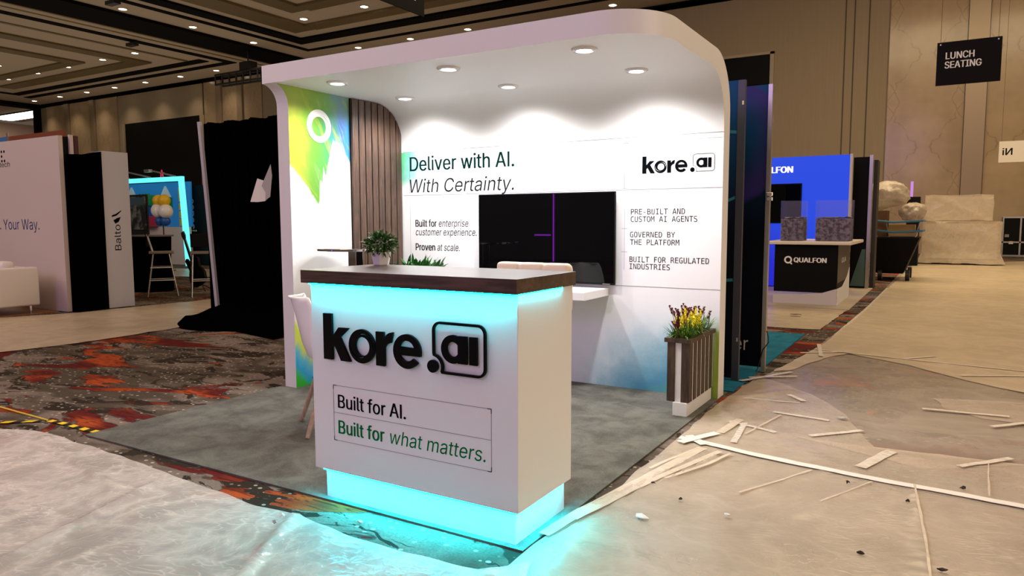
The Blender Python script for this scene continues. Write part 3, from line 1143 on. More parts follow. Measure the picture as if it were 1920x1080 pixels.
scrap(.31, .52, .035, 'white paper scrap on the film just right of the counter base', M['paper'])
scrap(.62, .72, .022, 'small triangular white scrap on the aisle film below the tape line', M['paper'])
scrap(-1.02, -.27, .022, 'crumpled white scrap at the film edge left of the counter base', M['paper'], .028)
scrap(-.98, -.34, .02, 'flat pale scrap beside the crumpled one on the front film', M['paper_shade'], .03)
scrap(.86, 2.66, .045, 'pale paper scrap on the dark film patch', M['paper_shade'])
scrap(-.30, 7.9, .10, 'brown crumpled scrap on the film in front of the dark counter', principled('brown_paper', (.14, .08, .06), .9), .03)
scrap(-.72, -.115, .02, 'tiny white crumb on the blue-lit carpet in front of the counter base', M['paper'], .004)
M['dry_leaf'] = principled('dark_fleck', (.03, .02, .014), .8)
for i, (x, y, s, l) in enumerate([(.215, .93, .016, 'dark crumb on the film fold right of the counter'), (.39, .80, .013, 'dark crumb on the film between counter and tape line'), (1.02, 1.42, .012, 'dark fleck right by the long tape line'),
                                   (1.15, .62, .016, 'dark fleck at the bottom of the aisle film'), (1.42, .62, .020, 'largest dark fleck on the near aisle film'), (1.28, 1.30, .012, 'dark fleck under the long tape line'), (1.50, 1.62, .018, 'dark fleck on the film above the long tape line')]):
    scrap(x, y, s, l, M['dry_leaf'], .017, 'dark flecks on the floor film', 'debris', 'floor_fleck')

# ================================================================== the white booth
XL, XLO, XR, YF, YR, YB, YO, ZI, ZO = -2.877, -2.997, .018, 1.519, 1.387, 2.804, 2.956, 2.299, 2.4285
booth = thing('exhibition_booth', 'white exhibition booth with curved canopy, printed back panel and slatted side', 'exhibition booth', (-1.5, 2.1, .010))
RI, ROUT = .33, .38


def stations():
    S = []
    for z in (.010, .797, 1.5, 1.905):
        S.append(((YB, z), (YO, z)))
    for i in range(17):
        a = PI / 2 * i / 16
        S.append(((YB - RI + RI * math.cos(a), ZI - RI + RI * math.sin(a)), (YO - ROUT + ROUT * math.cos(a), ZO - ROUT + ROUT * math.sin(a))))
    for y in [2.3, 2.1, 1.9] + [1.737 - .35 * math.sin(PI / 2 * i / 14) for i in range(15)]:
        S.append(((y, ZI), (y, ZO)))
    return S


def xr(y):
    return XR if y >= 1.737 else XR - .35 + math.sqrt(max(0, .35 ** 2 - (1.737 - y) ** 2))


bs = bm_()
R = []
for (iy, iz), (oy, oz) in stations():
    a, c = xr(iy), xr(oy)
    R.append([bs.verts.new(p) for p in ((XLO, iy, iz), (a, iy, iz), (c, oy, oz), (XLO, oy, oz))])
for p, q in zip(R, R[1:]):
    for k in range(4):
        f = bs.faces.new((p[k], p[(k + 1) % 4], q[(k + 1) % 4], q[k]))
        if k == 0:
            f.material_index = 1
bs.faces.new(R[0][::-1])
bs.faces.new(R[-1])
bmesh.ops.recalc_face_normals(bs, faces=bs.faces[:])
obj('canopy_and_back', bs, [M['white'], M['back']], booth, smooth=35)

prof = [(YF, .010), (YF, 2.149)] + [(YF - .132 + .132 * math.cos(a * PI / 16), 2.149 + .149 * math.sin(a * PI / 16)) for a in range(1, 8)] + [(YR, 2.2985)]
prof += [(YB - RI - .001, ZI - .0005)] + [(YB - RI - .001 + RI * math.cos(a * PI / 24), ZI - RI + RI * math.sin(a * PI / 24) - .0005) for a in range(11, 0, -1)] + [(YB - .001, ZI - RI), (YB - .001, .010)]
b = bm_()
prism(b, prof, 'x', XLO, XL)
for f in b.faces:
    if f.normal.x > .9:
        f.material_index = 1
obj('side_panel', b, [M['white'], M['side']], booth, label='white side panel with a green and blue paint-swirl print')


def zin(y):
    """height of the inner skin above the floor at depth y"""
    if y <= YB - RI:
        return ZI
    d = min(RI, y - (YB - RI))
    return ZI - RI + math.sqrt(max(0, RI * RI - d * d))


slats = obj('slat_cladding', (lambda b: (prism(b, [(2.165, .012), (2.165, ZI - .004)] + [(y, zin(y) - .004) for y in [2.474 + .33 * i / 14 for i in range(14)]] + [(YB - .004, 1.9), (YB - .004, .012)], 'x', XL + .0005, XL + .008), b)[1])(bm_()), M['black'], booth)
y = 2.170
while y < YB - .03:
    y1 = min(y + .066, YB - .004)
    b = bm_()
    ys = [y + (y1 - y) * i / 4 for i in range(5)]
    prism(b, [(y, .012)] + [(q, zin(q) - .006) for q in ys] + [(y1, .012)], 'x', XL + .0085, XL + .030)
    obj('slat', b, M['walnut'], slats)
    y = y1 + .013

# downlights in the canopy
for i, (x, y) in enumerate([(-2.48, 1.63), (-1.50, 1.65), (-.505, 1.64), (-2.48, 2.40), (-1.49, 2.40), (-.46, 2.36)]):
    b = bm_()
    lathe(b, [(0, -.006), (.040, -.004), (.052, .0), (.052, .003), (0, .003)], (x, y, ZI - .004), 28)
    dl = obj('downlight', b, M['lamp'], booth, smooth=50)
    b = bm_()
    lathe(b, [(.053, -.010), (.066, -.012), (.078, -.003), (.078, .004), (.053, .004)], (x, y, ZI - .004), 32)
    obj('trim_ring', b, M['white_gloss'], dl, smooth=60)
    d = bpy.data.lights.new('downlight_beam', 'SPOT')
    d.energy, d.color, d.spot_size, d.spot_blend, d.shadow_soft_size = 58, (1, .965, .94), math.radians(158), .65, .045
    o = bpy.data.objects.new('downlight_beam', d)
    COL.objects.link(o)
    o.parent = booth
    o.location = Vector((x, y, ZI - .03)) - wloc(booth)

# ring emblem on the side panel
me_b = ring_logo(.127, .004)
me = bpy.data.meshes.new('emblem')
me_b.to_mesh(me)
me_b.free()
me.transform(Matrix.Translation((XL + .0005, 1.825, 2.033)) @ face_map('right'))
me.materials.append(principled('white_emblem', (.9, .9, .9), .4))
link('ring_emblem', me, booth)

# print on the back panel
Y0 = YB - .0008
text(booth, M['ink_green'], 'Deliver with A\u0399.', 'front', (-2.762, Y0, 1.736), 1.08, .123, bold=.022, name='headline')
text(booth, M['grey_ink'], 'With Certainty.', 'front', (-2.768, Y0, 1.545), 1.085, .117, shear=.17, name='headline')
text(booth, M['ink'], 'Built for', 'front', (-2.708, Y0, 1.242), .232, .061, bold=.030, name='paragraph')
text(booth, M['grey_ink'], 'enterprise', 'front', (-2.452, Y0, 1.242), .315, .061, shear=.17, name='paragraph')
text(booth, M['grey_ink'], 'customer experience.', 'front', (-2.708, Y0, 1.165), .655, .061, shear=.17, name='paragraph')
text(booth, M['ink'], 'Proven', 'front', (-2.710, Y0, 1.032), .215, .061, bold=.030, name='paragraph')
text(booth, M['grey_ink'], 'at scale.', 'front', (-2.470, Y0, 1.032), .24, .061, shear=.17, name='paragraph')
for s, x0, x1, z in [('PRE-BUILT AND', -.662, -.248, 1.336), ('CUSTOM AI AGENTS', -.663, -.157, 1.281), ('GOVERNED BY', -.667, -.319, 1.166), ('THE PLATFORM', -.666, -.286, 1.109), ('BUILT FOR REGULATED', -.669, -.066, .980), ('INDUSTRIES', -.668, -.354, .927)]:
    text(booth, M['ink'], s, 'front', (x0, Y0, z), x1 - x0, .041, mono=True, name='bullet_lettering')
lg = kore_logo(.004, .020)
me = bpy.data.meshes.new('logo')
lg.to_mesh(me)
lg.free()
k = .536 / 4.18
me.transform(Matrix.Translation((-.577, Y0, 1.636)) @ face_map('front') @ Matrix.Diagonal((k, .125, .4, 1)))
me.materials.append(M['ink'])
link('logo_lettering', me, booth)


def hair(bm, x0, z0, x1, z1, w=.0025):
    if abs(x1 - x0) > abs(z1 - z0):
        box(bm, x0, x1, YB - .0012, YB - .0004, z0 - w / 2, z0 + w / 2)
    else:
        box(bm, x0 - w / 2, x0 + w / 2, YB - .0012, YB - .0004, z0, z1)


b = bm_()
for z in (1.905, 1.521, .797):
    hair(b, -2.84, z, XR - .002, z, .004)
obj('panel_seam', b, M['seam'], booth)
b = bm_()
hair(b, -2.768, 1.535, -2.768, 1.89)
hair(b, -2.768, 1.872, -.72, 1.872, .0015)
hair(b, -2.71, .95, -2.71, .951)
hair(b, -2.768, .90, -2.768, 1.50, .0015)
hair(b, -.718, 1.53, -.718, 1.866, .003)
for z in (1.53, 1.866):
    hair(b, -.745, z, -.69, z, .003)
hair(b, -.712, .92, -.712, 1.37, .002)
for z in (1.23, 1.055):
    hair(b, -.735, z, -.688, z, .0025)
hair(b, -.70, 1.868, XR - .01, 1.868, .0015)
obj('printed_rule', b, M['line_ink'], booth)

# ------------------------------------------------------------------ television
tv = thing('television', 'large wall-mounted television with black glass screen on the booth back', 'television', (-1.378, 2.77, 1.156))
bx('housing', M['black'], tv, -1.992, -.764, 2.742, 2.765, .803, 1.510, bevel=.004)
bx('screen', M['screen'], tv, -1.984, -.772, 2.7405, 2.7418, .818, 1.502)
bx('wall_bracket', M['black_metal'], tv, -1.6, -1.15, 2.766, 2.8030, 1.0, 1.35)
bx('maker_plate', M['alu'], tv, -.86, -.80, 2.7402, 2.742, .807, .811)

# purple light tubes behind the camera that the screen mirrors
M['neon'] = principled('purple_neon', (.5, .1, .8), emit=(.42, .04, .85), estr=16)
t = thing('neon_light_post', 'tall purple light tube with a short side tube, mirrored in the television', 'light', (-9.0, -12, 0))
b = bm_()
tube(b, [(-9.0, -12, .06), (-9.0, -12, 2.6)], .020, 8)
obj('upright_tube', b, M['neon'], t)
b = bm_()
tube(b, [(-9.66, -12, .87), (-9.10, -12, .87)], .018, 8)
obj('side_tube', b, M['neon'], t)
b = bm_()
box(b, -9.3, -8.7, -12.3, -11.7, 0, .06)
obj('foot', b, M['black_metal'], t)
b = bm_()
tube(b, [(.17, 29.2, 0), (.17, 29.2, 2.76)], .05, 8)
tag(obj('neon_light_post', b, principled('faint_neon', (.5, .2, .7), emit=(.55, .30, .85), estr=.6)), 'thin lilac light tube standing before the marble wall behind the bin cart', 'light')

# ------------------------------------------------------------------ shelf
t = thing('floating_shelf', 'thick white floating shelf below the television', 'shelf', (-1.38, 2.6, .75))
bx('shelf_board', M['white'], t, -1.95, -.835, 2.36, 2.8030, .715, .775, bevel=.003)

# ------------------------------------------------------------------ counter
ct = thing('reception_counter', 'white reception counter with dark wood top and cyan light strips', 'counter', (-.55, .23, .010))
bx('body', M['white'], ct, -1.094, 0, 0, .461, .151, 1.0112, bevel=.0025)
bx('worktop', M['walnut_dark'], ct, -1.130, .010, -.026, .478, 1.0115, 1.07, bevel=.0015, label='dark walnut worktop')
bx('plinth', M['white'], ct, -1.053, -.030, .030, .452, .010, .1508)
bx('light_strip', M['led_cyan'], ct, -1.085, -.004, -.020, -.008, 1.0075, 1.0113, label='cyan light strip under the front of the worktop')
bx('light_strip', M['led_cyan'], ct, .0012, .006, -.004, .36, 1.0085, 1.0113, label='cyan light strip under the side of the worktop')
bx('light_strip', M['led_base'], ct, -1.05, -.012, .006, .018, .1462, .1507, label='cyan light strip under the front of the body')
bx('light_strip', M['led_base'], ct, -.020, -.008, .01, .40, .1462, .1507, label='cyan light strip under the side of the body')
lg = kore_logo(.012, .050)
me = bpy.data.meshes.new('logo')
lg.to_mesh(me)
lg.free()
k = .207
me.transform(Matrix.Translation((-1.006, -.004, .672)) @ face_map('front') @ Matrix.Diagonal((k, k, 1, 1)))
me.materials.append(M['black_logo'])
link('logo_lettering', me, ct)
text(ct, M['ink'], 'Built for A\u0399.', 'front', (-.940, -.0002, .452), .388, .0605, bold=.026, name='slogan_lettering')
text(ct, M['green_ink'], 'Built for', 'front', (-.940, -.0002, .334), .268, .0605, bold=.030, name='slogan_lettering')
text(ct, M['green_ink'], 'what matters.', 'front', (-.640, -.0002, .334), .490, .0605, shear=.17, name='slogan_lettering')
b = bm_()


def chair_line(x0, x1, z0, z1):
    box(b, x0, x1, -.0012, -.0003, z0, z1)


for z in (.300, .428, .553):
    chair_line(-.968, -.122, z - .0007, z + .0007)
for x in (-.968, -.122):
    chair_line(x - .0007, x + .0007, .300, .553)
obj('printed_frame', b, M['line_ink'], ct)
b = bm_()
for (x, sx_) in ((-.968, 1), (-.122, -1)):
    for (z, sz) in ((.300, 1), (.553, -1)):
        chair_line(min(x, x + .018 * sx_), max(x, x + .018 * sx_), z - .0015, z + .0015)
        chair_line(x - .0015, x + .0015, min(z, z + .018 * sz), max(z, z + .018 * sz))
obj('corner_mark', b, M['ink'], ct)


# ------------------------------------------------------------------ potted topiary on the counter
def rdir(rnd):
    a, z = rnd.uniform(0, 2 * PI), rnd.uniform(-1, 1)
    q = math.sqrt(1 - z * z)
    return Vector((q * math.cos(a), q * math.sin(a), z))


rnd = random.Random(3)
px, py = -1.02, .40
pt = thing('potted_plant', 'leafy round plant in a white hexagonal pot on the counter top', 'potted plant', (px, py, 1.07))
b = bm_()
lathe(b, [(0, 0), (.034, 0), (.040, .006), (.053, .068), (.049, .068), (.046, .055), (0, .055)], (px, py, 1.0702), 6)
obj('pot', b, M['white_gloss'], pt)
b = bm_()
lathe(b, [(0, .056), (.045, .056), (0, .062)], (px, py, 1.0702), 12)
obj('soil', b, M['soil'], pt)
b = bm_()
for i in range(26):
    d = rdir(rnd)
    d.z = abs(d.z) + .3
    d.normalize()
    tube(b, [(px, py, 1.128), Vector((px, py, 1.135)) + d * .09], .0016, 5, .0008)
obj('stems', b, M['leaf_dark'], pt)
b = bm_()
for i in range(620):
    d = rdir(rnd)
    c = Vector((px, py, 1.178)) + Vector((d.x * .078, d.y * .078, d.z * .056)) * rnd.uniform(.45, 1.0)
    if c.z < 1.128:
        c.z = 1.128 + rnd.uniform(0, .02)
    leaf(b, c, d + Vector((0, 0, .3)) + rdir(rnd) * .5, rnd.uniform(.018, .03), rnd.uniform(.004, .007), .2, 3, rnd.uniform(-1, 1))
obj('foliage', b, M['leaf_dark'], pt)
for i, (dx, dz) in enumerate([(-.083, .052), (-.072, .027), (.074, .060), (.084, .030), (.078, .008), (.062, .022)]):
    b = bm_()
    c = Vector((px + dx * .86, py + dx * .5 - .02, 1.135 + dz))
    for q in range(6):
        a = q * PI / 3
        leaf(b, c, (math.cos(a), math.sin(a), .5), .013, .006, .3, 3)
    blob(b, c, (.004, .004, .004), .1, 2, i, 1)
    obj('flower', b, M['petal_pink'], pt)


# ------------------------------------------------------------------ slatted planters
def planter(name, x0, x1, y0, y1, zt, label, cat, seed, flowers=True, legs=.1):
    t = thing(name, label, cat, ((x0 + x1) / 2, (y0 + y1) / 2, .010))
    r = random.Random(seed)
    bx('plinth', M['white'], t, x0 + .045, x1 - .008, y0 - .012, y1 - .012, .0102, legs, bevel=.002)
    bx('box', M['white'], t, x0 + .014, x1 - .0052, y0 + .0065, y1 - .002, legs + .0005, zt - .03)
    w = (x1 - x0 - .002) * .36
    for (a, c) in ((x0, x0 + w), (x1 - .001 - w, x1 - .001)):
        bx('slat', M['walnut_grey'], t, a, c, y0 - .001, y0 + .006, legs, zt - .029, bevel=.001)
    m_ = 6
    pit = (y1 - y0 - .012) / m_
    for i in range(m_):
        ya = y0 + .012 + pit * i
        bx('slat', M['walnut_grey'], t, x1 - .005, x1, ya + (.0 if i else -.001), ya + pit * .70, legs, zt - .029, bevel=.001)
    b = bm_()
    rw = .03
    for a in ((x0 - .018, x1 + .012, y0 - .012, y0 + rw), (x0 - .018, x1 + .012, y1 - rw, y1 - .001), (x0 - .018, x0 + rw - .018, y0 + rw, y1 - rw), (x1 + .012 - rw, x1 + .012, y0 + rw, y1 - rw)):
        box(b, *a, zt - .028, zt)
    obj('rim', b, M['walnut_grey'], t)
    bx('soil', M['soil'], t, x0 + .02, x1 - .02, y0 + .03, y1 - .03, zt - .03, zt - .022)
    b = bm_()
    nb = 420 if flowers else 330
    for i in range(nb):
        p = Vector((r.uniform(x0 + .02, x1 - .02), r.uniform(y0 + .03, y1 - .05), zt - .02))
        u = (p.x - (x0 + x1) / 2) / (x1 - x0) * 2
        v = (p.y - (y0 + y1) / 2) / (y1 - y0) * 2
        d = Vector((u * .55 + r.uniform(-.3, .3) * (1 if flowers else 2), v * .55 + r.uniform(-.3, .3) * (1 if flowers else 2) - .05, 1))
        L = r.uniform(.10, .235) if flowers else r.uniform(.12, .26)
        if p.x + d.x * L < XL + .05:
            d.x = abs(d.x)
        if p.y + d.y * L > y1 - .01:
            d.y = -abs(d.y) * .3
        leaf(b, p, d, L, r.uniform(.003, .006) if flowers else r.uniform(.010, .017), r.uniform(.2, .8), 5)
    obj('foliage', b, M['blade'] if flowers else M['leaf_mid'], t)
    if flowers:
        for i in range(58):
            yel = i < 36
            fy = r.uniform(.06, .62) if yel else r.choice([r.uniform(.0, .12), r.uniform(.50, .95)])
            p = Vector((r.uniform(x0 + .01, x1 - .01), y0 + (y1 - y0 - .05) * fy, zt + r.uniform(.03, .115) if yel else zt + r.uniform(.05, .15)))
            b = bm_()
            up = Vector((r.uniform(-.6, .6), r.uniform(-.7, .3), 1)).normalized()
            for q in range(11):
                a = q * 2.4
                side = Vector((math.cos(a), math.sin(a), .9))
                leaf(b, p + up * (.006 * q), side + up * .5, .030 - .0012 * q, .0072, .1, 3)
            tube(b, [p - up * .06, p + up * .07], .002, 5, .001)
            obj('flower_spike', b, M['petal_yellow' if yel else 'petal_wine'], t)
    return t


planter('slatted_planter', -.166, -.018, 2.225, 2.800, .5224, 'narrow slatted planter with yellow and wine-red flowers at the booth corner', 'planter', 5)
planter('slatted_planter', -2.76, -2.33, 2.36, 2.78, .86, 'planter with plain green leaves behind the counter beside the wood slats', 'planter', 9, False)

# ------------------------------------------------------------------ high table
tx, ty = -2.50, 1.80
t = thing('high_table', 'round high table with chrome edge and square chrome post by the side panel', 'table', (tx, ty, .010))
b = bm_()
lathe(b, [(0, .0), (.30, .0), (.303, .003), (.303, .016), (.30, .019), (0, .019)], (tx, ty, 1.070), 64)
obj('table_top', b, M['chrome'], t, smooth=40)
bx('post', M['chrome'], t, tx - .04, tx + .04, ty - .04, ty + .04, .03, 1.0695, bevel=.004)
b = bm_()
lathe(b, [(0, 0), (.22, 0), (.22, .01), (.08, .022), (0, .022)], (tx, ty, .0102), 40)
obj('foot', b, M['chrome'], t, smooth=40)

# ------------------------------------------------------------------ tufted stool behind the counter
sx, sy = -.545, 1.10
t = thing('bar_stool', 'cream tufted bar stool whose back shows above the counter top', 'bar stool', (sx, sy, .010))
b = bm_()
for i in range(3):
    for j in range(3):
        box(b, sx - .222 + i * .149, sx - .222 + i * .149 + .146, sy - .04, sy + .03, .80 + j * .088, .80 + j * .088 + .087, bev=.022)
bk = obj('backrest', b, M['cream'], t, smooth=60)
b = bm_()
box(b, sx - .228, sx + .228, sy - .032, sy + .038, .795, 1.062, bev=.030)
obj('back_shell', b, M['cream'], t, smooth=60)
b = bm_()
box(b, sx - .225, sx + .225, sy - .40, sy - .045, .70, .79, bev=.03)
obj('seat', b, M['cream'], t, smooth=60)
b = bm_()
tube(b, [(sx, sy - .2, .03), (sx, sy - .2, .70)], .028, 16)
obj('post', b, M['chrome'], t, smooth=40)
b = bm_()
lathe(b, [(0, 0), (.20, 0), (.20, .008), (.05, .025), (0, .025)], (sx, sy - .2, .0102), 40)
obj('foot', b, M['chrome'], t, smooth=40)

# ------------------------------------------------------------------ shell chair left of the counter
t = thing('shell_chair', 'white moulded shell chair with beech legs half hidden behind the counter', 'chair', (-1.84, .90, .010))
fw = Vector((.62, .78, 0)).normalized()
rt = Vector((fw.y, -fw.x, 0))
C0 = Vector((-1.84, .90, 0))


def shell_pt(u, v):
    """u across -1..1, v from the front lip (0) over the seat to the back rim (1)"""
    prof_ = [(.235, .425), (.21, .450), (.12, .440), (0, .428), (-.10, .430), (-.165, .475), (-.195, .56), (-.215, .66), (-.235, .75), (-.255, .825), (-.275, .842)]
    f = v * (len(prof_) - 1)
    i = min(int(f), len(prof_) - 2)
    q = f - i
    a, zz = (prof_[i][k] * (1 - q) + prof_[i + 1][k] * q for k in (0, 1))
    hw = (.20 + .035 * math.sin(PI * min(1, v * 1.3))) * math.sqrt(1 - .80 * max(0, (v - .62) / .38) ** 2.2)
    lift = .055 * abs(u) ** 2.2 * (1 - max(0, v - .5) * 1.2)
    fwd = .09 * abs(u) ** 2 * max(0, min(1, (v - .45) * 3))
    return C0 + fw * (a + fwd) + rt * (u * hw) + Vector((0, 0, zz + lift - .03 * abs(u) ** 2 * max(0, (v - .7) / .3) ** 2))


b = bm_()
g = [[b.verts.new(shell_pt(-1 + 2 * i / 16, j / 30)) for i in range(17)] for j in range(31)]
for j in range(30):
    for i in range(16):
        b.faces.new((g[j][i], g[j][i + 1], g[j + 1][i + 1], g[j + 1][i]))
bmesh.ops.recalc_face_normals(b, faces=b.faces[:])
o = obj('seat_shell', b, M['white_gloss'], t, smooth=80)
s_ = o.modifiers.new('thick', 'SOLIDIFY')
s_.thickness, s_.offset = .010, 0
for (a, c) in ((.17, .19), (.17, -.19), (-.16, .20), (-.16, -.20)):
    b = bm_()
    top = C0 + fw * (a * .45) + rt * (c * .55) + Vector((0, 0, .42))
    tube(b, [C0 + fw * (a * 1.25) + rt * (c * 1.05) + Vector((0, 0, .0175)), top], .012, 12, .019)
    obj('leg', b, M['beech'], t, smooth=40)
b = bm_()
tube(b, [C0 + fw * .07 + rt * .10 + Vector((0, 0, .41)), C0 - fw * .07 - rt * .10 + Vector((0, 0, .41))], .006, 8)
tube(b, [C0 + fw * .07 - rt * .10 + Vector((0, 0, .41)), C0 - fw * .07 + rt * .10 + Vector((0, 0, .41))], .006, 8)
tube(b, [C0 + fw * .17 + rt * .17 + Vector((0, 0, .17)), C0 - fw * .13 - rt * .16 + Vector((0, 0, .30))], .004, 8)
obj('brace', b, M['black_metal'], t)


# ================================================================== navy panels and what stands behind the booth
def mat_navy(n, swirl):
    m = principled(n, (.004, .008, .03), .5, spec=.15)
    nt = m.node_tree
    co, (x, y, z) = coords(m, 'Position')
    q = noise(nt, co, 1.6, 3, .5, .6)
    c = z.smooth(1.1, 2.45)
    col = mix(nt, c, (.002, .003, .010), (.005, .075, .24))
    if swirl:
        d = ((x + .28) * (x + .28) + (z - 1.95) * (z - 1.95)).sqrt() + q * .12
        a = d.smooth(.62, .56) * d.smooth(.26, .58) * .8
        col = mix(nt, a, col, (.05, .03, .22))
    base(m, col)
    return m


M['navy'] = mat_navy('navy_print', False)
M['navy_swirl'] = mat_navy('navy_swirl_print', True)
M['slate'] = principled('slate_edge_profile', (.075, .08, .115), .45, .4)
M['teal_line'] = principled('teal_print', (.02, .20, .30), .5)
nv = thing('display_panel', 'tall navy display panel with teal lines right behind the white booth', 'display panel', (-1.4, 3.5, .010))
bx('print', M['navy'], nv, -2.8, -.055, 3.47, 3.50, .03, 2.37)
bx('edge_profile', M['slate'], nv, -.055, .0, 3.465, 3.505, .0105, 2.37)
for (x0, z0, x1, z1) in [(-.30, 2.00, -.06, 1.975), (-.30, 1.36, -.06, 1.47), (-.30, .80, -.06, .82)]:
    b = bm_()
    prism(b, [(x0, z0 - .012), (x1, z1 - .012), (x1, z1 + .012), (x0, z0 + .012)], 'y', 3.4685, 3.4698)
    obj('teal_stripe', b, M['teal_line'], nv)
for z in (2.18, .33):
    bx('clip', M['chrome'], nv, -.022, -.008, 3.462, 3.466, z, z + .03)
nv = thing('display_panel', 'second navy panel with a purple swirl behind the first one', 'display panel', (-1.4, 3.95, .010))
bx('print', M['navy_swirl'], nv, -2.8, .075, 3.94, 3.97, .05, 2.40)
bx('edge_profile', M['alu'], nv, .0752, .108, 3.93, 3.98, .0105, 2.40)
text(nv, M['silver_letter'], 'er', 'front', (-.155, 3.9396, .185), .12, .115, bold=-.005)
b = bm_()
for (x, z) in [(.085, 1.49), (.085, 1.45)]:
    box(b, x, x + .05, 3.90, 3.93, z, z + .03, bev=.004)
obj('clamp', b, M['chrome'], nv)
bx('clip', M['chrome'], nv, .108, .112, 3.945, 3.96, 2.10, 2.15)
b = bm_()
tube(b, [(.112, 3.955, .36), (.13, 3.93, .32), (.135, 3.93, .27), (.115, 3.94, .24), (.09, 3.92, .2), (.06, 3.9, .05), (.05, 3.88, .02)], .005, 6)
obj('cable', b, M['black_metal'], nv)
b = bm_()
box(b, -.10, -.055, 3.16, 3.20, .0105, .11)
box(b, -.11, -.045, 3.15, 3.21, .11, .116)
tag(obj('floor_socket', b, M['alu']), 'small grey metal post on the floor between booth and navy panel', 'socket')

# blue booth with the lettered counter
M['blue_wall'] = principled('blue_lit_print', (.004, .01, .12), .5, emit=(.015, .05, .80), estr=1.0)
nt = M['blue_wall'].node_tree
co, (x_, y_, z_) = coords(M['blue_wall'], 'Position')
cc = mix(nt, (z_ + x_ * .5).smooth(-.5, .9), (.008, .012, .55), (.008, .060, .70))
nt.links.new(cc.v, B(M['blue_wall']).inputs['Emission Color'])
qb = thing('backlit_booth_panel', 'glowing blue booth panel with white lettering behind the dark counter', 'booth panel', (-1.6, 12.3, .014))
bx('lit_print', M['blue_wall'], qb, -3.4, -.19, 12.29, 12.33, .03, 2.49)
bx('edge_profile', principled('pale_edge', (.6, .56, .6), .5), qb, -.19, -.15, 12.27, 12.35, .0145, 2.50)
bx('back_cover', M['black'], qb, -3.4, -.19, 12.34, 12.36, .0145, 2.49)
text(qb, M['glow_letter'], 'QUALFON', 'front', (-1.90, 12.2895, 2.20), .72, .115, bold=.07)
t = thing('television', 'small black screen on the glowing blue booth panel', 'television', (-1.4, 12.25, 1.6))
bx('housing', M['black'], t, -1.85, -1.0, 12.24, 12.285, 1.24, 1.99, bevel=.004)
bx('screen', M['screen'], t, -1.83, -1.02, 12.238, 12.2398, 1.26, 1.97)
t = thing('dark_booth_panel', 'dark panel with silver edge post right of the glowing blue panel', 'booth panel', (-.05, 12.8, .014))
bx('panel', M['black'], t, -.18, .09, 12.78, 12.84, .0145, 2.47)
bx('edge_profile', M['alu'], t, .091, .15, 12.76, 12.86, .0125, 2.50)
bx('return_panel', principled('dark_brown_panel', (.025, .022, .02), .6), t, .151, .22, 12.95, 13.4, .0125, 2.42)
b = bm_()
prism(b, [(-.17, .05), (.08, .05), (.08, .75), (.02, .75)], 'y', 12.775, 12.7795)
obj('green_print', b, principled('grey_green_print', (.06, .12, .12), .5), t)

qc = thing('counter', 'dark counter with white lettering, pale top and two clear bins of granules', 'counter', (-.45, 9.9, .014))
M['plum'] = principled('dark_plum_print', (.012, .006, .022), .4)
bx('body', M['black'], qc, -.90, .0, 9.41, 10.95, .20, .925)
b = bm_()
prism(b, [(-.905, .016), (.004, .016), (.004, .27), (-.2, .20), (-.5, .165), (-.905, .15)], 'y', 9.400, 9.409)
obj('front_kick', b, principled('lilac_white_print', (.60, .56, .62), .45), qc)
bx('side_print', M['plum'], qc, .0005, .006, 9.42, 10.9, .35, .92)
b = bm_()
prism(b, [(9.41, .016), (10.95, .016), (10.95, .52), (10.6, .38), (10.0, .26), (9.41, .27)], 'x', .0062, .0095)
obj('side_kick', b, M['white'], qc)
bx('top', principled('pale_top', (.74, .66, .55), .4), qc, -1.02, .19, 9.30, 11.1, .927, .975, bevel=.01)
text(qc, M['white_letter'], 'QUALFON', 'front', (-.615, 9.4085, .655), .46, .072, bold=.07)
sh = shape2d([[circle(0, 0, .058, 32), circle(0, 0, .034, 24)], [[(.028, -.02), (.065, -.062), (.048, -.072), (.012, -.035)]]], .002)
me = bpy.data.meshes.new('emblem')
sh.to_mesh(me)
sh.free()
me.transform(Matrix.Translation((-.70, 9.4085, .69)) @ face_map('front'))
me.materials.append(M['white_letter'])
link('ring_emblem', me, qc)
text(qc, M['white_letter'], 'QUA', 'right', (.0065, 9.85, .64), .55, .075, bold=.03)
M['acrylic'] = principled('clear_acrylic', (.35, .35, .6), .05)
nt = M['acrylic'].node_tree
tr = nt.nodes.new('ShaderNodeBsdfTransparent')
ms = nt.nodes.new('ShaderNodeMixShader')
ms.inputs[0].default_value = .07
nt.links.new(tr.outputs[0], ms.inputs[1])
nt.links.new(B(M['acrylic']).outputs[0], ms.inputs[2])
nt.links.new(ms.outputs[0], nt.nodes['Material Output'].inputs[0])
M['granule'] = principled('purple_grey_granules', (.10, .07, .10), .8)
nt = M['granule'].node_tree
co, _ = coords(M['granule'])
gn = noise(nt, co, 17, 3, .7)
base(M['granule'], mix(nt, gn.smooth(.38, .62), (.012, .006, .014), (.20, .15, .18)))
bump(M['granule'], gn, .8, .02)
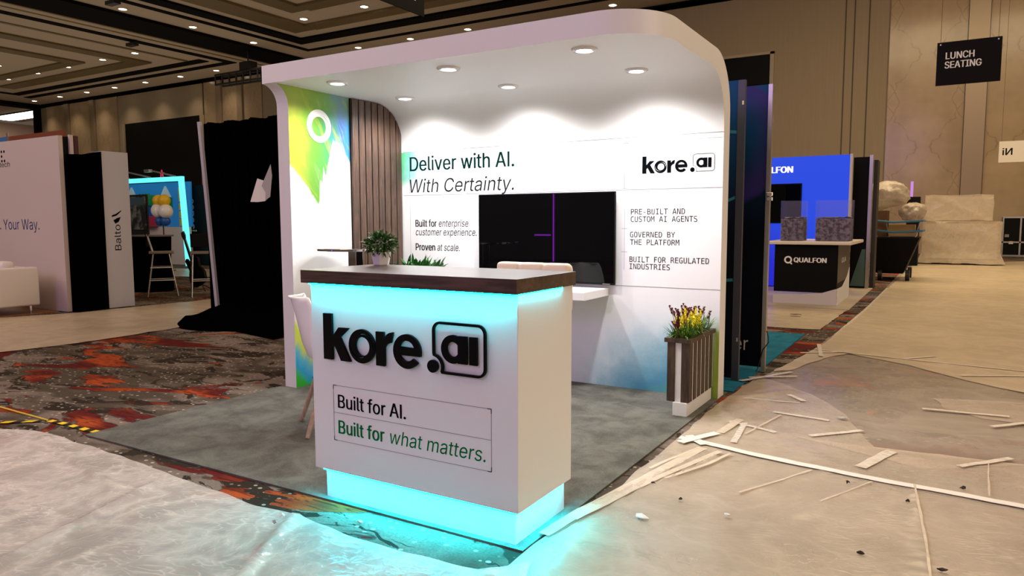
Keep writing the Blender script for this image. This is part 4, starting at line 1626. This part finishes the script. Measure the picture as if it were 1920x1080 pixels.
for i, (x0, x1, l) in enumerate([(-.87, -.53, 'narrower clear acrylic bin of purple granules nearer the booth panels'), (-.36, .14, 'wider clear acrylic bin of purple granules at the counter end')]):
    t = thing('acrylic_bin', l, 'bin', ((x0 + x1) / 2, 9.8, .976), 'clear bins on the dark counter')
    b = bm_()
    y0, y1, w = 9.62, 10.02, .008
    for a in ((x0, x1, y0, y0 + w), (x0, x1, y1 - w, y1), (x0, x0 + w, y0 + w, y1 - w), (x1 - w, x1, y0 + w, y1 - w)):
        box(b, *a, .976, 1.60)
    obj('walls', b, M['acrylic'], t)
    b = bm_()
    g = [[b.verts.new((x0 + w + .001 + (x1 - x0 - 2 * w - .002) * p / 10, y0 + w + .001 + (y1 - y0 - 2 * w - .002) * q / 10, 1.335 + .03 * mn.noise(Vector((p * .6, q * .6, i))))) for p in range(11)] for q in range(11)]
    for q in range(10):
        for p in range(10):
            b.faces.new((g[q][p], g[q][p + 1], g[q + 1][p + 1], g[q + 1][p]))
    box(b, x0 + w + .001, x1 - w - .001, y0 + w + .001, y1 - w - .001, .978, 1.32)
    tag(obj('granules', b, M['granule'], t), kind='stuff')

# bin cart with bags
ca = thing('bin_cart', 'black wheeled bin cart overflowing beside the dark booth panel', 'cart', (.55, 15.6, .03))
b = bm_()
bot = [(.10, 15.1), (.62, 15.1), (.62, 16.3), (.10, 16.3)]
top = [(-.02, 15.0), (.90, 15.0), (.90, 16.4), (-.02, 16.4)]
A = [b.verts.new((p[0], p[1], .16)) for p in bot]
T = [b.verts.new((p[0], p[1], .93)) for p in top]
for i in range(4):
    b.faces.new((A[i], A[(i + 1) % 4], T[(i + 1) % 4], T[i]))
b.faces.new(A[::-1])
b.faces.new(T)
obj('tub', b, M['black'], ca, bevel=.02)
for (x, y) in ((.70, 15.15), (.18, 15.15), (.70, 16.2)):
    b = bm_()
    tube(b, [(x - .04, y, .125), (x + .04, y, .125)], .12, 20)
    obj('wheel', b, M['black_metal'], ca)
for z, x0 in ((1.28, -.1), (1.07, .0)):
    b = bm_()
    tube(b, [(x0, 14.98, z + .02), (.4, 14.97, z - .03), (.93, 14.98, z), (.96, 15.8, z), (.93, 16.3, z)], .022, 8)
    obj('rail', b, principled('blue_steel', (.04, .17, .32), .5), ca)
for (x0, x1) in ((.0, .10), (.25, .33), (.90, .82)):
    b = bm_()
    tube(b, [(x0, 15.0, 1.30), (x1, 15.0, .94)], .014, 6)
    obj('rail_support', b, M['alu'], ca)
for i, (x0, x1, y0, y1, z0, z1, col, l) in enumerate([(.02, .28, 15.1, 15.6, .95, 1.50, (.16, .075, .03), 'upright brown cardboard box in the bin cart'), (.30, .80, 15.1, 15.7, 1.04, 1.20, (.34, .22, .08), 'flat ochre cardboard box in the bin cart'), (.30, .84, 15.12, 15.75, .95, 1.03, (.45, .32, .16), 'lower pale cardboard box in the bin cart')]):
    t = bx('cardboard_box', principled('cardboard', col, .8), None, x0, x1, y0, y1, z0, z1, bevel=.004)
    tag(t, l, 'box', 'boxes in the bin cart')
for i, (c, r, l) in enumerate([((.20, 15.55, 1.84), (.46, .42, .28), 'big crumpled clear bin bag heaped highest on the bin cart'), ((.74, 15.30, 1.47), (.25, .30, .20), 'smaller clear bin bag hanging over the bin cart end')]):
    b = bm_()
    blob(b, c, r, .20, 1.9, i * 3 + 1, 4)
    o = tag(obj('bin_bag', b, M['bag'], smooth=70), l, 'bin bag', 'bags on the bin cart')
    b = bm_()
t = bx('dark_case', M['black'], None, .38, .70, 21.0, 21.6, .03, 1.95)
tag(t, 'black upright case partly hidden behind the bin bags', 'case')

# wrapped pallet
pa = thing('wrapped_pallet', 'counter and panel shrouded in stretch film on a pallet by the marble wall', 'pallet load', (1.7, 22.9, .03))
M['wrapped_white'] = principled('wrapped_grey_white', (.50, .42, .34), .6)
bx('lower_load', M['wrapped_white'], pa, .84, 2.62, 22.3, 23.6, .18, 1.20)
bx('upper_load', M['wrapped_white'], pa, .84, 2.44, 22.9, 23.3, 1.21, 1.98)
bx('cardboard_top', principled('card_brown', (.34, .20, .08), .8), pa, 1.7, 2.58, 22.4, 22.85, 1.205, 1.235)
b = bm_()
for x in (.8, 1.55, 2.4):
    box(b, x, x + .22, 22.2, 23.7, .032, .13)
for y in (22.2, 22.6, 23.0, 23.4):
    box(b, .78, 2.68, y, y + .16, .131, .155)
obj('pallet', b, wood('pallet_wood', (.30, .20, .11), (.45, .32, .19), 'x'), pa)


def wrap(bm, x0, x1, y0, y1, z0, z1, seed, flare=0):
    q = bmesh.ops.create_cube(bm, size=1)
    vs = q['verts']
    es = list({e for v in vs for e in v.link_edges})
    r = bmesh.ops.subdivide_edges(bm, edges=es, cuts=14, use_grid_fill=True)
    allv = {v for f in bm.faces for v in f.verts}
    for v in allv:
        if abs(v.co.x) > .501 or v.tag:
            continue
        p = v.co.copy()
        v.tag = True
        fx = 1 + flare * max(0, .25 - (p.z + .5)) * 4
        w = Vector(((x0 + x1) / 2 + p.x * (x1 - x0) * fx, (y0 + y1) / 2 + p.y * (y1 - y0) * fx, z0 + (p.z + .5) * (z1 - z0)))
        d = mn.noise(w * 2.2 + Vector((seed, 0, 0))) * .012 + max(0, 1 - abs(mn.noise(Vector((w.x * .9 + w.z * 1.6, w.y, w.z * .6)) + Vector((seed, 2, 0)))) * 6) * .03
        v.co = w + Vector((p.x, p.y, p.z)).normalized() * d


b = bm_()
wrap(b, .76, 2.70, 22.2, 23.7, .06, 1.25, 1.0, .12)
obj('lower_wrap', b, M['wrap'], pa, smooth=80)
b = bm_()
wrap(b, .78, 2.50, 22.82, 23.38, 1.29, 2.03, 5.0)
obj('upper_wrap', b, M['wrap'], pa, smooth=80)
text(pa, principled('faded_letter', (.33, .27, .21), .7), 'CONVERSO', 'front', (1.25, 22.2985, .78), .80, .13, bold=.02)

fc = thing('flight_case', 'black flight case with metal edges standing against the marble wall', 'flight case', (3.5, 28.6, .03))
bx('case_body', M['black'], fc, 3.06, 4.2, 28.4, 29.2, .03, 1.40)
b = bm_()
for (x0, x1, z0, z1) in [(3.04, 4.22, 1.36, 1.42), (3.04, 4.22, .02, .08), (3.04, 3.09, .08, 1.36), (3.55, 3.60, .08, 1.36), (3.04, 4.22, .50, .55)]:
    box(b, x0, x1, 28.37, 28.399, z0, z1)
obj('metal_edging', b, M['alu'], fc)
for x, z in ((3.12, .70), (3.25, .46)):
    bx('latch', M['chrome'], fc, x, x + .13, 28.35, 28.37, z, z + .10)

# hanging signs
ls = thing('hanging_sign', 'black hanging sign lettered LUNCH SEATING before the marble wall', 'sign', (1.58, 14, 4.25))
bx('board', M['black'], ls, 1.065, 2.10, 14.0, 14.015, 3.85, 4.655)
text(ls, M['white_letter'], 'LUNCH', 'front', (1.215, 13.9995, 4.335), .455, .125, bold=.035)
text(ls, M['white_letter'], 'SEATING', 'front', (1.205, 13.9995, 4.165), .585, .125, bold=.035)
b = bm_()
for x in (1.12, 2.04):
    tube(b, [(x, 14.008, 4.62), (x, 14.008, 10.99)], .004, 5)
obj('hanging_wire', b, M['groove'], ls)
b = bm_()
for x in (1.12, 2.04):
    box(b, x - .012, x + .012, 13.995, 13.9995, 4.60, 4.624)
obj('eyelet', b, M['alu'], ls)
hs = thing('hanging_sign', 'black hanging sign seen edge-on over the booth with white letter strokes', 'sign', (-3.5, 3.0, 4.1))
bx('board', M['black'], hs, -3.515, -3.5, 1.9, 4.0, 3.46, 4.70)
b = bm_()
for (y0, y1, z0, z1) in [(3.80, 3.855, 3.59, 4.3), (3.66, 3.715, 3.68, 4.3), (3.51, 3.565, 3.70, 4.3), (3.5, 3.86, 4.3, 4.36)]:
    box(b, -3.4995, -3.4985, y0, y1, z0, z1)
obj('letter_stroke', b, M['white_letter'], hs)
b = bm_()
for y in (2.0, 3.93):
    tube(b, [(-3.5075, y, 4.69), (-3.5075, y, 10.99)], .004, 5)
obj('hanging_wire', b, M['groove'], hs)
ws = thing('hanging_sign', 'board built as the reflection of a white sign, with reversed dark letters at the picture edge', 'sign', (3.2, 26, 3.5))  # a sign's reflection in the wall, built as a solid reversed board
bx('board', principled('ivory_board', (.70, .64, .56), .5), ws, 2.70, 3.9, 26, 26.02, 3.14, 3.81)
text(ws, M['grey_ink'], 'Ni', 'front', (2.80, 25.9995, 3.37), .26, .22, bold=.03, flip=True)
b = bm_()
for x in (2.76, 3.84):
    tube(b, [(x, 26.01, 3.78), (x, 26.01, 10.99)], .005, 5)
obj('hanging_wire', b, M['groove'], ws)

# ================================================================== booths across the left aisle
M['lilac_panel'] = principled('off_white_panel', (.58, .49, .46), .5)
wb = thing('booth_wall_panel', 'white booth wall with blue words behind the white armchair', 'booth panel', (-11.4, 3.3, .010))
bx('front_panel', M['lilac_panel'], wb, -14.5, -9.39, 3.24, 3.30, .0125, 2.51)
bx('dark_core', M['black'], wb, -14.5, -9.40, 3.301, 3.38, .0105, 2.50)
bx('edge_profile', M['lilac_panel'], wb, -9.399, -9.36, 3.381, 3.43, .0105, 2.53)
M['blue_ink'] = principled('blue_ink', (.01, .03, .15), .5)
text(wb, M['blue_ink'], '. Your Way.', 'front', (-11.19, 3.2395, 1.185), 1.16, .155)
text(wb, M['ink'], 'atech', 'front', (-11.16, 3.2395, 2.13), .39, .075)
b = bm_()
for i, (x, z) in enumerate([(-11.0, 2.36), (-10.92, 2.36), (-11.08, 2.36), (-11.0, 2.29), (-11.0, 2.22), (-10.92, 2.22), (-11.08, 2.22)]):
    tube(b, [(x, 3.2392, z), (x, 3.2398, z)], .022, 10)
obj('dot_emblem', b, M['ink'], wb)
t = thing('booth_wall_panel', 'rust-brown booth panel top peeking above the white booth wall', 'booth panel', (-13.6, 5, .010))
bx('panel', principled('rust_print', (.22, .055, .025), .5), t, -15, -12.6, 5.0, 5.06, .0105, 2.98)
bx('edge_profile', M['alu'], t, -14.62, -14.56, 4.98, 5.0, .0105, 3.05)
bx('blue_print', principled('blue_print', (.06, .18, .42), .5), t, -15.4, -14.62, 4.99, 5.0, .0105, 2.98)
t = thing('booth_wall_panel', 'narrow black panel with dark red edge behind the white wall end', 'booth panel', (-9.6, 3.6, .010))
bx('panel', M['black'], t, -9.9, -9.38, 3.44, 3.48, .0105, 2.52)
bx('red_edge', principled('dark_red_edge', (.06, .008, .012), .5), t, -9.379, -9.36, 3.44, 3.50, .0105, 2.52)
bl = thing('booth_end_panel', 'grey-white end panel lettered Balto beside its black cloth side', 'booth panel', (-9.4, 3.9, .010))
bx('panel', principled('lilac_grey_panel', (.48, .47, .52), .5), bl, -9.6, -9.32, 3.80, 4.20, .0105, 2.335)
b = bm_()
prism(b, [(3.51, .012), (3.79, .012), (3.79, 2.32), (3.60, 2.27), (3.51, 2.26)], 'x', -9.55, -9.301)
prism(b, [(3.302, .012), (3.509, .012), (3.509, 2.26), (3.302, 2.25)], 'x', -9.335, -9.30)
obj('cloth_side', b, M['black_cloth'], bl)
text(bl, M['ink'], 'Balto', 'right', (-9.3195, 4.03, .87), .385, .095, turn=PI / 2, bold=-.006)
sh = shape2d([[[(0, 0), (.05, .03), (.085, .10), (.03, .085), (-.03, .05)]], [[(-.05, .10), (.02, .12), (.10, .19), (.095, .20), (.01, .145), (-.05, .125)]]], .002)
me = bpy.data.meshes.new('emblem')
sh.to_mesh(me)
sh.free()
me.transform(Matrix.Translation((-9.3195, 3.96, 1.27)) @ face_map('right'))
me.materials.append(M['ink'])
link('bird_emblem', me, bl)

# armchair
M['leather'] = principled('white_leather', (.78, .72, .68), .4)
ar = thing('armchair', 'white leather armchair with loose cushion at the picture edge', 'armchair', (-10.2, 2.5, .012))
b = bm_()
box(b, -10.9, -9.62, 2.20, 2.98, .13, .42, bev=.02)
obj('seat_base', b, M['leather'], ar, smooth=50)
b = bm_()
box(b, -9.80, -9.61, 2.18, 2.99, .125, .665, bev=.025)
obj('arm', b, M['leather'], ar, smooth=50)
b = bm_()
box(b, -10.9, -9.81, 2.80, 2.98, .43, .66, bev=.025)
obj('backrest', b, M['leather'], ar, smooth=50)
b = bm_()
box(b, -10.13, -9.82, 2.62, 2.79, .60, .75, bev=.045)
obj('cushion', b, M['leather'], ar, smooth=60)
for (x, y) in ((-9.70, 2.26), (-9.70, 2.90), (-10.8, 2.26)):
    b = bm_()
    tube(b, [(x, y, .0125), (x, y, .126)], .016, 10)
    obj('leg', b, M['chrome'], ar, smooth=40)

# black drape wall left of the booth
dr = thing('black_drape', 'tall black drape hung from a pale upright left of the booth', 'drape', (-6.4, 4, .010))
b = bm_()
n_ = 70
F_, K_ = [], []
for i in range(n_):
    x = -7.23 + (1.65) * i / (n_ - 1)
    y = 4.0 + .018 * math.sin(i * .9) + .012 * math.sin(i * 2.3)
    zt = 2.60 + .012 * math.sin(i * .35)
    F_.append((b.verts.new((x, y, .002)), b.verts.new((x, y, zt))))
    K_.append((b.verts.new((x, y + .09, .002)), b.verts.new((x, y + .09, zt))))
for i in range(n_ - 1):
    b.faces.new((F_[i][0], F_[i + 1][0], F_[i + 1][1], F_[i][1]))
    b.faces.new((K_[i + 1][0], K_[i][0], K_[i][1], K_[i + 1][1]))
    b.faces.new((F_[i][1], F_[i + 1][1], K_[i + 1][1], K_[i][1]))
for i in (0, n_ - 1):
    b.faces.new((F_[i][0], F_[i][1], K_[i][1], K_[i][0]))
obj('cloth', b, M['black_cloth'], dr)
b = bm_()
prism(b, [(-7.27, 2.62), (-7.215, 2.62), (-6.985, .05), (-7.04, .05)], 'y', 3.93, 3.965)
obj('upright', b, principled('lilac_aluminium', (.42, .40, .46), .4), dr)
b = bm_()
nx, ny = 46, 26
H = []
for i in range(nx):
    r_ = []
    for j in range(ny):
        x = -7.25 + 2.35 * i / (nx - 1)
        yf = 3.55 - .50 * i / (nx - 1) - .42 * math.sin(PI * min(1, i / (nx - 1) * 1.6)) * .8
        y = yf + (3.915 - yf) * j / (ny - 1)
        e = min(1, min(i, nx - 1 - i) / 5) * min(1, j / 5)
        h = .10 * e * (.6 + .6 * mn.noise(Vector((x * 3, y * 4, 2)))) + .16 * (j / (ny - 1)) * min(1, i / 10)
        r_.append(b.verts.new((x, y, .004 + max(0, h))))
    H.append(r_)
for i in range(nx - 1):
    for j in range(ny - 1):
        b.faces.new((H[i][j], H[i + 1][j], H[i + 1][j + 1], H[i][j + 1]))
tag(obj('cloth_heap', b, M['black_cloth'], smooth=60), 'black cloth slumped on the carpet at the foot of the drape', 'cloth')
for i, (P, m_, l) in enumerate([([(-6.262, 1.545), (-6.118, 1.835), (-5.98, 1.80), (-5.90, 1.60), (-5.99, 1.55), (-6.13, 1.54)], 'paper', 'white paper sheet pinned to the black drape'),
                                ([(-6.02, 1.74), (-5.845, 2.0), (-5.825, 1.86), (-5.87, 1.60), (-5.96, 1.56), (-5.95, 1.66)], 'paper_shade', 'grey curled card beside the white sheet on the drape')]):
    b = bm_()
    prism(b, P, 'y', 3.925 - .02 * i, 3.93 - .02 * i)
    tag(obj('paper_sheet', b, M[m_]), l, 'paper', 'papers on the black drape')

# cyan framed booth
M['cyan_frame'] = principled('cyan_glow_frame', (.2, .9, .9), emit=(.10, .80, .85), estr=1.3)
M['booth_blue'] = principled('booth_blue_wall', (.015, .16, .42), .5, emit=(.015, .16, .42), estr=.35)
cb = thing('light_frame_booth', 'booth with a glowing cyan frame and blue wall between stools and drape', 'exhibition booth', (-19.4, 11.3, .010))
bx('blue_back', M['booth_blue'], cb, -21.5, -18.0, 11.4, 11.45, 1.16, 2.50)
bx('top_tube', M['cyan_frame'], cb, -21.5, -17.83, 11.0, 11.1, 2.50, 2.63)
b = bm_()
prism(b, [(-17.98, 2.50), (-17.83, 2.50), (-17.62, .0105), (-17.80, .0105)], 'y', 11.0, 11.1)
obj('side_tube', b, M['cyan_frame'], cb)
bx('white_front', principled('white_booth_front', (.70, .64, .58), .5), cb, -21.5, -18.02, 11.36, 11.399, .0105, 1.155)
for i, x in enumerate((-20.4, -19.3, -18.1)):
    b = bm_()
    tube(b, [(x, 11.0, 2.64), (x - .35, 10.75, 2.74), (x - .6, 10.6, 2.80)], .022, 6)
    box(b, x - .78, x - .55, 10.52, 10.64, 2.75, 2.83)
    obj('spotlight_arm', b, M['alu'], cb)
for x in (-20.95, -19.2):
    b = bm_()
    prism(b, [(x - .28, 2.06), (x + .28, 2.06), (x + .03, 2.40), (x - .03, 2.40)], 'y', 11.385, 11.399)
    obj('white_triangle', b, M['white_letter'], cb)
b = bm_()
star = []
for i in range(10):
    a = PI / 2 + i * PI / 5
    r_ = .12 if i % 2 == 0 else .05
    star.append((-18.62 + r_ * math.cos(a), 2.72 + r_ * math.sin(a)))
prism(b, star, 'y', 10.9, 10.93)
obj('pink_star', b, principled('pink_star', (.8, .05, .15), .5, emit=(.8, .05, .15), estr=.3), cb)
for i, (x0, x1, z0, z1, m_, l) in enumerate([(-20.25, -19.55, 1.80, 2.12, 'lego_green', 'green toy block, topmost of the coloured pile in the cyan booth'), (-20.22, -19.6, 1.49, 1.79, 'lego_blue', 'blue toy block in the middle of the coloured pile'), (-20.20, -19.55, 1.165, 1.48, 'lego_red', 'red toy block, lowest of the coloured pile')]):
    t = thing('toy_block', l, 'toy block', ((x0 + x1) / 2, 11.15, z0), 'coloured toy blocks in the cyan booth')
    bx('block', M[m_], t, x0, x1, 10.98, 11.35, z0, z1, bevel=.01)
    if i == 0:
        for x in (-20.05, -19.75):
            b = bm_()
            tube(b, [(x, 11.15, z1), (x, 11.15, z1 + .05)], .07, 12)
            obj('stud', b, M[m_], t)
for i, (x, z, m_) in enumerate([(-18.95, 1.62, 'lego_green'), (-18.40, 1.92, 'yellow'), (-18.40, 1.66, 'yellow'), (-18.40, 1.42, 'yellow'), (-18.40, 1.19, 'yellow')]):
    w = .20 if i else .16
    t = bx('shelf_card', M[m_], None, x - w / 2, x + w / 2, 11.34, 11.385, z, z + (.20 if i > 1 else .42))
    tag(t, ['green figure-shaped card on the blue booth wall', 'yellow card, topmost of the column at the cyan frame', 'yellow card, second down in the column at the cyan frame', 'yellow card, third down in the column at the cyan frame', 'yellow card, lowest in the column at the cyan frame'][i], 'card', 'cards on the blue booth wall')
t = thing('toy_figure_pair', 'toy figures with yellow heads, shaped as plain balls on a dark pole before the coloured blocks', 'toy figures', (-16.4, 9.4, .010))  # toy figures simplified to plain balls
for (dx, z, m_, r_) in [(-.13, 1.86, 'yellow', .15), (.12, 1.86, 'yellow', .15), (-.14, 1.60, 'white_gloss', .19), (.16, 1.58, 'white_gloss', .18), (-.1, 1.32, 'lego_blue', .12), (.14, 1.32, 'lego_blue', .12)]:
    b = bm_()
    blob(b, (-16.4 + dx, 9.4, z), (r_, r_, r_ * 1.05), .03, 1, 1, 3)
    obj('balloon', b, M[m_], t, smooth=80)
b = bm_()
tube(b, [(-16.4, 9.42, .02), (-16.4, 9.42, 1.45)], .016, 8)
box(b, -16.6, -16.2, 9.25, 9.6, .0105, .03)
obj('pole', b, M['black_metal'], t)
t = thing('poster_stand', 'dark poster stand with grey picture beside the cyan booth', 'poster', (-15.2, 8, .010))
M['poster'] = principled('grey_poster', (.05, .06, .06), .5)
nt = M['poster'].node_tree
co, _ = coords(M['poster'])
base(M['poster'], mix(nt, noise(nt, co, 3.2, 5, .6).smooth(.45, .62), (.012, .018, .02), (.22, .25, .25)))
bx('picture', M['poster'], t, -15.75, -14.94, 8.0, 8.03, 1.12, 1.90)
bx('frame', M['black_metal'], t, -15.80, -14.89, 8.031, 8.06, .0105, 1.95)
bx('title_band', principled('title_band', (.05, .10, .14), .5), t, -15.74, -14.95, 7.996, 7.9995, 1.70, 1.88)
cp_ = thing('booth_wall_panel', 'black booth panel with pale vertical lettering beside the drape', 'booth panel', (-17.5, 11.5, .010))
bx('panel', M['black'], cp_, -18.46, -16.4, 11.5, 11.56, .0105, 2.385)
text(cp_, principled('pale_gold_letter', (.60, .50, .36), .5), 'capaci', 'front', (-18.27, 11.4995, 2.00), .98, .34, turn=-PI / 2, bold=.02)


# bar stools and their table
def bar_stool(cx, cy, ang, label):
    t = thing('bar_stool', label, 'bar stool', (cx, cy, .004), 'black bar stools across the aisle')
    R_ = Matrix.Rotation(ang, 3, 'Z')
    P = lambda x, y, z: tuple(Vector((cx, cy, .004)) + R_ @ Vector((x, y, z)))
    def prt(nm, pts_list, r, m_):
        b = bm_()
        for pts in pts_list:
            tube(b, [P(*p) for p in pts], r, 8)
        obj(nm, b, m_, t)
    for sx_ in (-.21, .21):
        prt('leg', [[(sx_, -.24, 0), (sx_ * .8, -.12, .74)]], .014, M['alu'])
        prt('leg', [[(sx_, .24, 0), (sx_ * .8, .13, .74), (sx_ * .9, .22, 1.08)]], .014, M['alu'])
    prt('foot_rail', [[(-.2, -.2, .28), (.2, -.2, .28), (.2, .2, .28), (-.2, .2, .28), (-.2, -.2, .28)], [(-.19, -.17, .5), (-.19, .18, .5)], [(.19, -.17, .5), (.19, .18, .5)]], .010, M['alu'])
    b = bm_()
    box(b, -.21, .21, -.20, .20, .74, .78, bev=.012)
    bmesh.ops.rotate(b, verts=b.verts[:], matrix=R_)
    bmesh.ops.translate(b, verts=b.verts[:], vec=(cx, cy, .004))
    obj('seat', b, principled('beige_grey_seat', (.20, .17, .14), .6), t)
    b = bm_()
    box(b, -.20, .20, .20, .235, .86, 1.09, bev=.01)
    bmesh.ops.rotate(b, verts=b.verts[:], matrix=R_)
    bmesh.ops.translate(b, verts=b.verts[:], vec=(cx, cy, .004))
    obj('backrest', b, M['black'], t)


bar_stool(-10.45, 5.42, 2.55, 'black-backed metal bar stool by the black draped table')
bar_stool(-9.72, 5.72, -2.16, 'black-backed metal bar stool beside the tall black drape')
t = thing('draped_table', 'high table under a black cloth behind the bar stool', 'table', (-11.35, 5.9, .004))
b = bm_()
lathe(b, [(0, 0), (.38, 0), (.34, .5), (.36, 1.0), (.36, 1.02), (0, 1.02)], (-11.5, 5.9, .005), 24)
obj('cloth', b, M['black_cloth'], t, smooth=50)
b = bm_()
lathe(b, [(0, 0), (.40, 0), (.40, .025), (0, .025)], (-11.5, 5.9, 1.027), 32)
obj('table_top', b, principled('grey_top', (.14, .12, .11), .5), t)
gt = thing('guitar', 'black guitar standing on the floor behind the bar stools', 'guitar', (-10.75, 6.35, .004))
b = bm_()
body = [(.0, .0), (.14, .01), (.22, .08), (.235, .18), (.20, .27), (.15, .33), (.17, .42), (.18, .50), (.13, .53), (.08, .47), (.03, .46), (-.03, .46), (-.08, .48), (-.14, .60), (-.19, .57), (-.17, .45), (-.15, .36), (-.20, .28), (-.235, .18), (-.22, .08), (-.14, .01)]
an = .42
rot = lambda p: (-10.70 + p[0] * math.cos(an) - p[1] * math.sin(an), .10 + p[0] * math.sin(an) + p[1] * math.cos(an))
prism(b, [rot(p) for p in body], 'y', 6.33, 6.38)
obj('body', b, M['black'], gt)
b = bm_()
prism(b, [rot(p) for p in [(-.03, .40), (.03, .40), (.025, .95), (.05, 1.02), (.04, 1.10), (-.04, 1.10), (-.05, 1.02), (-.025, .95)]], 'y', 6.32, 6.345)
obj('neck', b, M['black_metal'], gt)
b = bm_()
tube(b, [(-10.95, 6.30, .006), (-10.72, 6.36, .14), (-10.70, 6.6, .006)], .012, 6)
tube(b, [(-10.5, 6.30, .006), (-10.68, 6.36, .14)], .012, 6)
obj('stand', b, M['black_metal'], gt)
